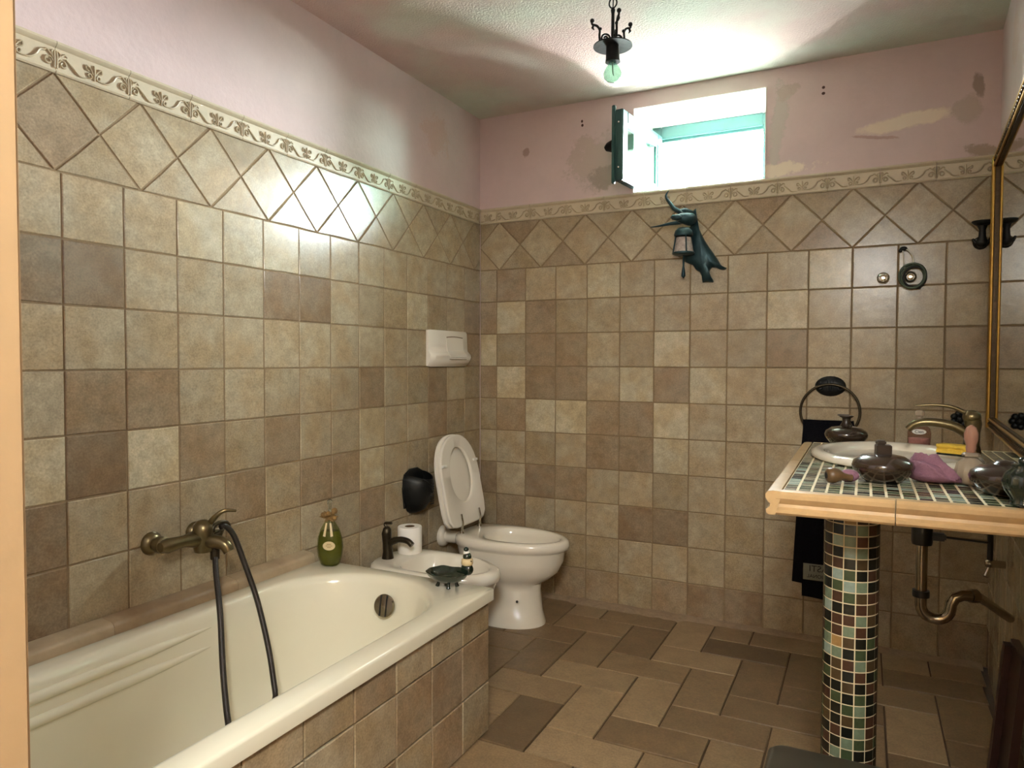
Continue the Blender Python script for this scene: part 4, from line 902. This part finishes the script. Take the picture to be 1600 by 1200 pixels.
text('lettering', 'RSIONAL', 0.021, 'ink', tg, (-0.028, -0.0318, 0.102), (R(90), 0, 0), True)

# ---- chrome valve roses and the coil of cable
for k, (x, lab) in enumerate(((1.915, 'chrome pipe rose on the back wall left of the cable coil'), (2.013, 'chrome pipe rose on the back wall ringed by the green cable coil'))):
    v = thing('pipe_rose', lab, 'pipe fitting', (x, 0, 1.560), 0, 'chrome pipe roses on the back wall')
    rg = lambda r, y: [(r*math.cos(2*math.pi*i/22), y, r*math.sin(2*math.pi*i/22)) for i in range(22)]
    MB().loft([rg(0.024, -0.0005), rg(0.024, -0.004), rg(0.018, -0.010), rg(0.013, -0.012)]).build('rose', 'chrome', v, 50)
    MB().loft([rg(0.012, -0.010), rg(0.012, -0.024), rg(0.007, -0.025), rg(0.007, -0.014)], False, True).build('stub', 'dchrome', v, 40)
cc = thing('cable_coil', 'loose coil of green electric cable hanging from wires on the back wall', 'cable', (2.020, 0, 1.56))
for k, (dx, dz, r_) in enumerate(((0.004, 0.006, 0.044), (0.0, 0.0, 0.041), (0.008, -0.004, 0.040), (-0.002, 0.002, 0.047))):
    MB().tube([(dx+r_*math.sin(a), -0.012-0.006*k-0.002*math.sin(3*a), dz+r_*1.05*math.cos(a)) for a in [2*math.pi*i/36 for i in range(37)]], 0.0042, 8, False).build('cable_loop', 'cable' if k % 2 else 'iron', cc, 60)
MB().tube(bez([(0.002, -0.02, 0.048), (0.0, -0.02, 0.08), (-0.018, -0.018, 0.108), (-0.036, -0.015, 0.112)], 14), 0.003, 8).build('white_wire', 'wire', cc, 60)
MB().tube(bez([(-0.028, -0.015, 0.03), (-0.032, -0.016, 0.07), (-0.036, -0.015, 0.11)], 10), 0.0026, 8).build('white_wire', 'wire', cc, 60)
MB().ball((-0.034, -0.014, 0.115), 0.012, 10, 6, (1.2, 0.9, 0.8)).ball((-0.045, -0.012, 0.108), 0.008, 8, 6).build('terminal_block', 'iron', cc, 60)
MB().tube([(-0.01, -0.018, -0.04), (0.02, -0.02, -0.048), (0.03, -0.02, -0.045)], 0.0045, 8).build('cable_end', 'iron', cc, 60)

# ---- wall sconce on the back wall: horned iron head with lantern and spread hide
sy0 = -0.02
sc_ = thing('iron_sconce', 'patinated iron wall sconce with horned animal head, lantern and trailing hide', 'wall lamp', (1.10, 0, 1.58))
def Q(cx, cy, y=sy0):   # crop pixels (crop origin 980,290, zoom 7.5) -> local
    p = P(980+cx/7.5, 290+cy/7.5, 1, y); return (p.x-1.10, y, p.z-1.58)
hide = [(760, 300), (800, 262), (800, 330), (822, 470), (860, 560), (905, 645), (960, 730), (1005, 790), (1045, 850), (1085, 915), (1120, 948), (1162, 964), (1130, 985), (1085, 980), (1040, 958), (985, 955), (962, 985), (958, 1040), (1000, 1105), (1002, 1130), (935, 1126), (880, 1132), (872, 1070), (850, 1015), (800, 985), (765, 930), (720, 912), (672, 890), (655, 800), (700, 600), (745, 420)]
pts = [Q(a, b) for a, b in hide]
front = [(x, -0.028, z) for x, _, z in pts]; cxh = sum(p[0] for p in pts)/len(pts); czh = sum(p[2] for p in pts)/len(pts)
MB().loft([[(x, -0.0005, z) for x, _, z in pts], [(x, -0.012, z) for x, _, z in pts], [(cxh+(x-cxh)*0.9, -0.026, czh+(z-czh)*0.92) for x, _, z in pts], [(cxh+(x-cxh)*0.45, -0.036, czh+(z-czh)*0.5) for x, _, z in pts]]).build('hide', 'teal_iron', sc_, 50)
yh = -0.075
h0, h1 = Vector(Q(640, 380, yh)), Vector(Q(760, 380, -0.03))
MB().tube([Q(775, 400, -0.015), Q(740, 395, -0.05), Q(690, 385, yh), Q(630, 380, yh-0.01), Q(590, 378, yh-0.015), Q(560, 376, yh-0.018), Q(545, 375, yh-0.018)], [0.02, 0.030, 0.028, 0.024, 0.016, 0.010, 0.004], 14).build('head', 'teal_iron', sc_, 60)
MB().tube([Q(520, 372, yh-0.02), Q(540, 372, yh-0.028), Q(600, 375, yh-0.035), Q(640, 378, yh-0.03)], [0.006, 0.013, 0.015, 0.006], 12).build('muzzle', 'teal_iron', sc_, 60)
for pth in ([(660, 340), (605, 300), (550, 270), (510, 215), (470, 165), (455, 120), (468, 85), (485, 60)], [(680, 405), (620, 428), (560, 440), (500, 448), (430, 462), (350, 478), (275, 487)]):
    q = [Q(a, b, yh+0.01) for a, b in pth]; q = bez(q, 18); MB().tube(q, [0.013-0.011*k/(len(q)-1) for k in range(len(q))], 10).build('horn', 'teal_iron', sc_, 60)
MB().tube([Q(610, 300, yh+0.015), Q(680, 300, yh+0.01), Q(755, 310, -0.03)], [0.008, 0.016, 0.008], 10).build('ear', 'teal_iron', sc_, 60)
cl0 = Vector(Q(660, 560, -0.085))
lt = MB().lathe([(0.040, -0.014), (0.043, -0.007), (0.038, 0.012), (0.026, 0.024), (0.006, 0.028)], cl0.x, cl0.y, cl0.z, 22).build('lantern_cap', 'teal_iron', sc_, 50)
cb0 = Vector(Q(660, 700, -0.085))
MB().lathe([(0.047, -0.034), (0.043, -0.02), (0.036, 0.02), (0.033, 0.034)], cb0.x, cb0.y, cb0.z, 22).build('lantern_glass', 'lantern', sc_, 50)
mb = MB()
for k in range(4):
    a = k*math.pi/2+0.5; mb.tube([(cb0.x+0.048*math.cos(a), cb0.y+0.048*math.sin(a), cb0.z-0.036), (cb0.x+0.036*math.cos(a), cb0.y+0.036*math.sin(a), cb0.z+0.04)], 0.0035, 6)
mb.lathe([(0.040, -0.044), (0.050, -0.039), (0.050, -0.033), (0.044, -0.030)], cb0.x, cb0.y, cb0.z, 22); mb.build('lantern_cage', 'teal_iron', sc_, 50)
q0 = Vector(Q(660, 880, -0.06)); q1 = Vector(Q(658, 1060, -0.06))
MB().tube([cb0+Vector((0, 0.01, -0.04)), tuple(q0), tuple((q0+q1)/2+Vector((0, 0, 0.012))), tuple(q1+Vector((0, 0, 0.012))), tuple(q1), tuple(q1-Vector((0, 0, 0.01)))], [0.006, 0.005, 0.004, 0.009, 0.010, 0.002], 10).build('drop_pendant', 'teal_iron', sc_, 60)

# ---- ceiling lamp
lx, ly = 1.055, -0.955
zl = lambda v: P(958, v, 1, ly).z
lm = thing('ceiling_lamp', 'black wrought iron pendant lamp with a bare clear bulb', 'lamp', (lx, ly, CEIL))
Z_ = lambda v: zl(v)-CEIL
MB().lathe([(0.03, -0.012), (0.034, -0.006), (0.034, -0.0005)], n=20).build('ceiling_rose', 'iron', lm, 50)
mb = MB(); zt, zb_ = Z_(-22) if Z_(-22) < -0.008 else -0.01, Z_(14)
for sg in (-1, 1): mb.tube(bez([(0, 0, zb_), (sg*0.012, 0, zb_+0.012), (sg*0.012, 0, zb_+0.028), (0, 0, min(-0.005, zb_+0.045))], 14), 0.0028, 8)
mb.tube([(0, 0, zb_), (0.002, 0, -0.005)], 0.0022, 6); mb.build('hanging_loop', 'iron', lm, 60)
MB().tube([(0, 0, Z_(12)), (0, 0, Z_(16)), (0, 0, Z_(22)), (0, 0, Z_(64))], [0.005, 0.008, 0.0055, 0.0065], 12).build('stem', 'iron', lm, 60)
MB().lathe([(0.012, Z_(62)), (0.055, Z_(69)), (0.067, Z_(71.5)), (0.067, Z_(73)), (0.02, Z_(72))], n=36).build('disc_shade', 'iron', lm, 40)
MB().lathe([(0.022, Z_(72)), (0.023, Z_(84)), (0.024, Z_(92)), (0.026, Z_(97)), (0.021, Z_(97.2))], n=24).build('lamp_holder', 'iron', lm, 40)
bz = Z_(113)
MB().lathe([(0.012, bz+0.040), (0.014, bz+0.028), (0.026, bz+0.012), (0.0315, bz-0.004), (0.029, bz-0.019), (0.018, bz-0.030), (0.0, bz-0.034)], n=24, cap0=False, cap1=False).build('bulb', 'bulb', lm, 60)
MB().tube([(0, 0, bz+0.035), (0, 0, bz), (0.004, 0, bz-0.012)], [0.003, 0.0018, 0.001], 6).build('filament_stem', 'wire', lm, 60)
for k in range(3):
    a = R((204, 50, 305)[k]); ca, sa = math.cos(a), math.sin(a)
    def arm(p, rr): return MB().tube([(x*ca, x*sa, z) for x, z in p], rr, 8)
    zd = Z_(66)
    cv = [(q[0], q[1]) for q in bez([(0.044, zd, 0), (0.046, zd+0.024, 0), (0.045, zd+0.042, 0), (0.054, zd+0.056, 0), (0.070, zd+0.062, 0), (0.072, zd+0.072, 0)], 22)]
    ar = arm(cv, 0.0042).build('scroll_arm', 'iron', lm, 60)
    arm(spiral(0.026, zd+0.014, 0.004, 0.017, R(20), 1.5), 0.0036).build('scroll_curl', 'iron', ar, 60)
    mb = MB().ball((0.071*ca, 0.071*sa, zd+0.074), 0.008, 10, 7).tube([(0.066*ca, 0.066*sa, zd+0.06), (0.070*ca, 0.070*sa, zd+0.05), (0.064*ca, 0.064*sa, zd+0.042)], [0.004, 0.005, 0.001], 6).ball((0.043*ca, 0.043*sa, zd+0.046), 0.006, 8, 6)
    mb.build('scroll_bud', 'iron', ar, 60)

# ---- plumbing under the counter
ty = -1.153; tx = P(1440, 870, 1, ty).x
tr_ = thing('sink_trap', 'chrome drain pipe with u-bend trap hanging under the sink', 'drain pipe', (tx, ty, 0))
zz = lambda v: P(1440, v, 1, ty).z
MB().tube([(0, 0, zz(848)), (0, 0, zz(925))], 0.0145, 18).build('tail_pipe', 'dchrome', tr_, 60)
MB().lathe([(0.024, zz(850)), (0.0255, zz(846)), (0.0255, zz(826)), (0.022, zz(815))], n=22).bbox(0.016, 0.055, -0.011, 0.011, zz(842), zz(830), 0.004).build('drain_body', 'black_plastic', tr_, 40)
MB().tube([(0.05, 0, zz(836)), (0.15, 0, zz(838))], 0.003, 8).build('popup_rod', 'black_plastic', tr_, 60)
MB().lathe([(0.0205, zz(932)), (0.021, zz(928)), (0.0205, zz(922))], n=22).build('slip_nut', 'black_plastic', tr_, 40)
zu = zz(925)
ub = [(0, 0, zu), (0, 0, zu-0.022)]+[(0.034-0.034*math.cos(a), 0, zu-0.034-0.034*math.sin(a)) for a in [math.pi*k/10 for k in range(0, 11)]]+[(0.070, 0, zu-0.02), (0.078, 0, zu-0.004), (0.095, 0.004, zu+0.004), (0.115, 0.01, zu+0.003)]
MB().tube(ub, 0.0145, 16).build('u_bend', 'dchrome', tr_, 60)
we = P(1590, 968, 0, wx(-0.82)); we = Vector((we.x-tx-0.018, we.y-ty, we.z))
MB().tube([(0.112, 0.01, zu+0.003), (0.128, 0.02, zu+0.002), (0.13, 0.021, zu+0.002), tuple(we)], [0.018, 0.018, 0.012, 0.012], 14).build('waste_arm', 'dchrome', tr_, 50)
sv = thing('stop_valve', 'small chrome stop valve with dark supply hose on right wall', 'valve', (wx(-0.60), -0.60, 0.56))
MB().tube([(0.0, 0, 0), (-0.03, 0, 0), (-0.045, 0, 0), (-0.055, 0, 0)], [0.012, 0.012, 0.016, 0.010], 12).build('body', 'dchrome', sv, 50)
MB().tube([(-0.04, 0, -0.005), (-0.055, -0.02, -0.04)], [0.006, 0.009], 10).build('handle', 'chrome', sv, 50)
MB().tube(bez([(-0.042, 0, 0.01), (-0.045, -0.02, 0.10), (-0.075, -0.18, 0.25), (-0.11, -0.38, CZ-0.065-0.56)], 20), 0.009, 10).build('supply_hose', 'black_plastic', sv, 60)

# ---- dark bin in front of the column, leaning board at the right
zbn = 0.40; c_ = P(1203, 1157, 2, zbn)
bn = thing('waste_bin', 'dark square waste bin with a flat lid in front of the mosaic column', 'bin', (c_.x+0.14, c_.y-0.13, 0))
def rr(w_, h_, z, c=0.03, n=5):
    out = []
    for (sx, sy, a0) in ((1, 1, 0), (-1, 1, 90), (-1, -1, 180), (1, -1, 270)):
        for k in range(n): a = R(a0+90*k/(n-1)); out.append((sx*(w_-c)+c*math.cos(a), sy*(h_-c)+c*math.sin(a), z))
    return out
MB().loft([rr(0.105, 0.095, 0.0), rr(0.13, 0.12, zbn-0.025)]).build('body', 'bin', bn, 40)
MB().loft([rr(0.136, 0.126, zbn-0.026), rr(0.14, 0.13, zbn-0.022), rr(0.14, 0.13, zbn-0.006), rr(0.134, 0.124, zbn)]).build('lid', 'bin', bn, 40)
b0 = P(1560, 1200, 1, -0.95); b1 = P(1588, 980, 1, -0.95)
ldb = thing('wooden_board', 'dark reddish wooden board leaning against the right wall under the counter', 'board', (0, 0, 0))
sl = (b1-b0); sl.normalize(); bot = b0-sl*(b0.z/sl.z); top = bot+sl*0.44
ldb.location = bot; dv = top-bot
thk = 0.012
prof = [(-0.010, -0.16), (0.010, -0.16), (0.010, 0.0), (-0.010, 0.0)]
MB().loft([[(dv.x*q_+x, y, dv.z*q_+0.0) for x, y in prof] for q_ in (0.0, 1.0)]).build('plank', 'dwood', ldb)
MB().loft([[(dv.x*q_+x-0.018, y*0.2-0.005, dv.z*q_) for x, y in prof] for q_ in (0.02, 0.98)]).build('batten', 'dwood', ldb)
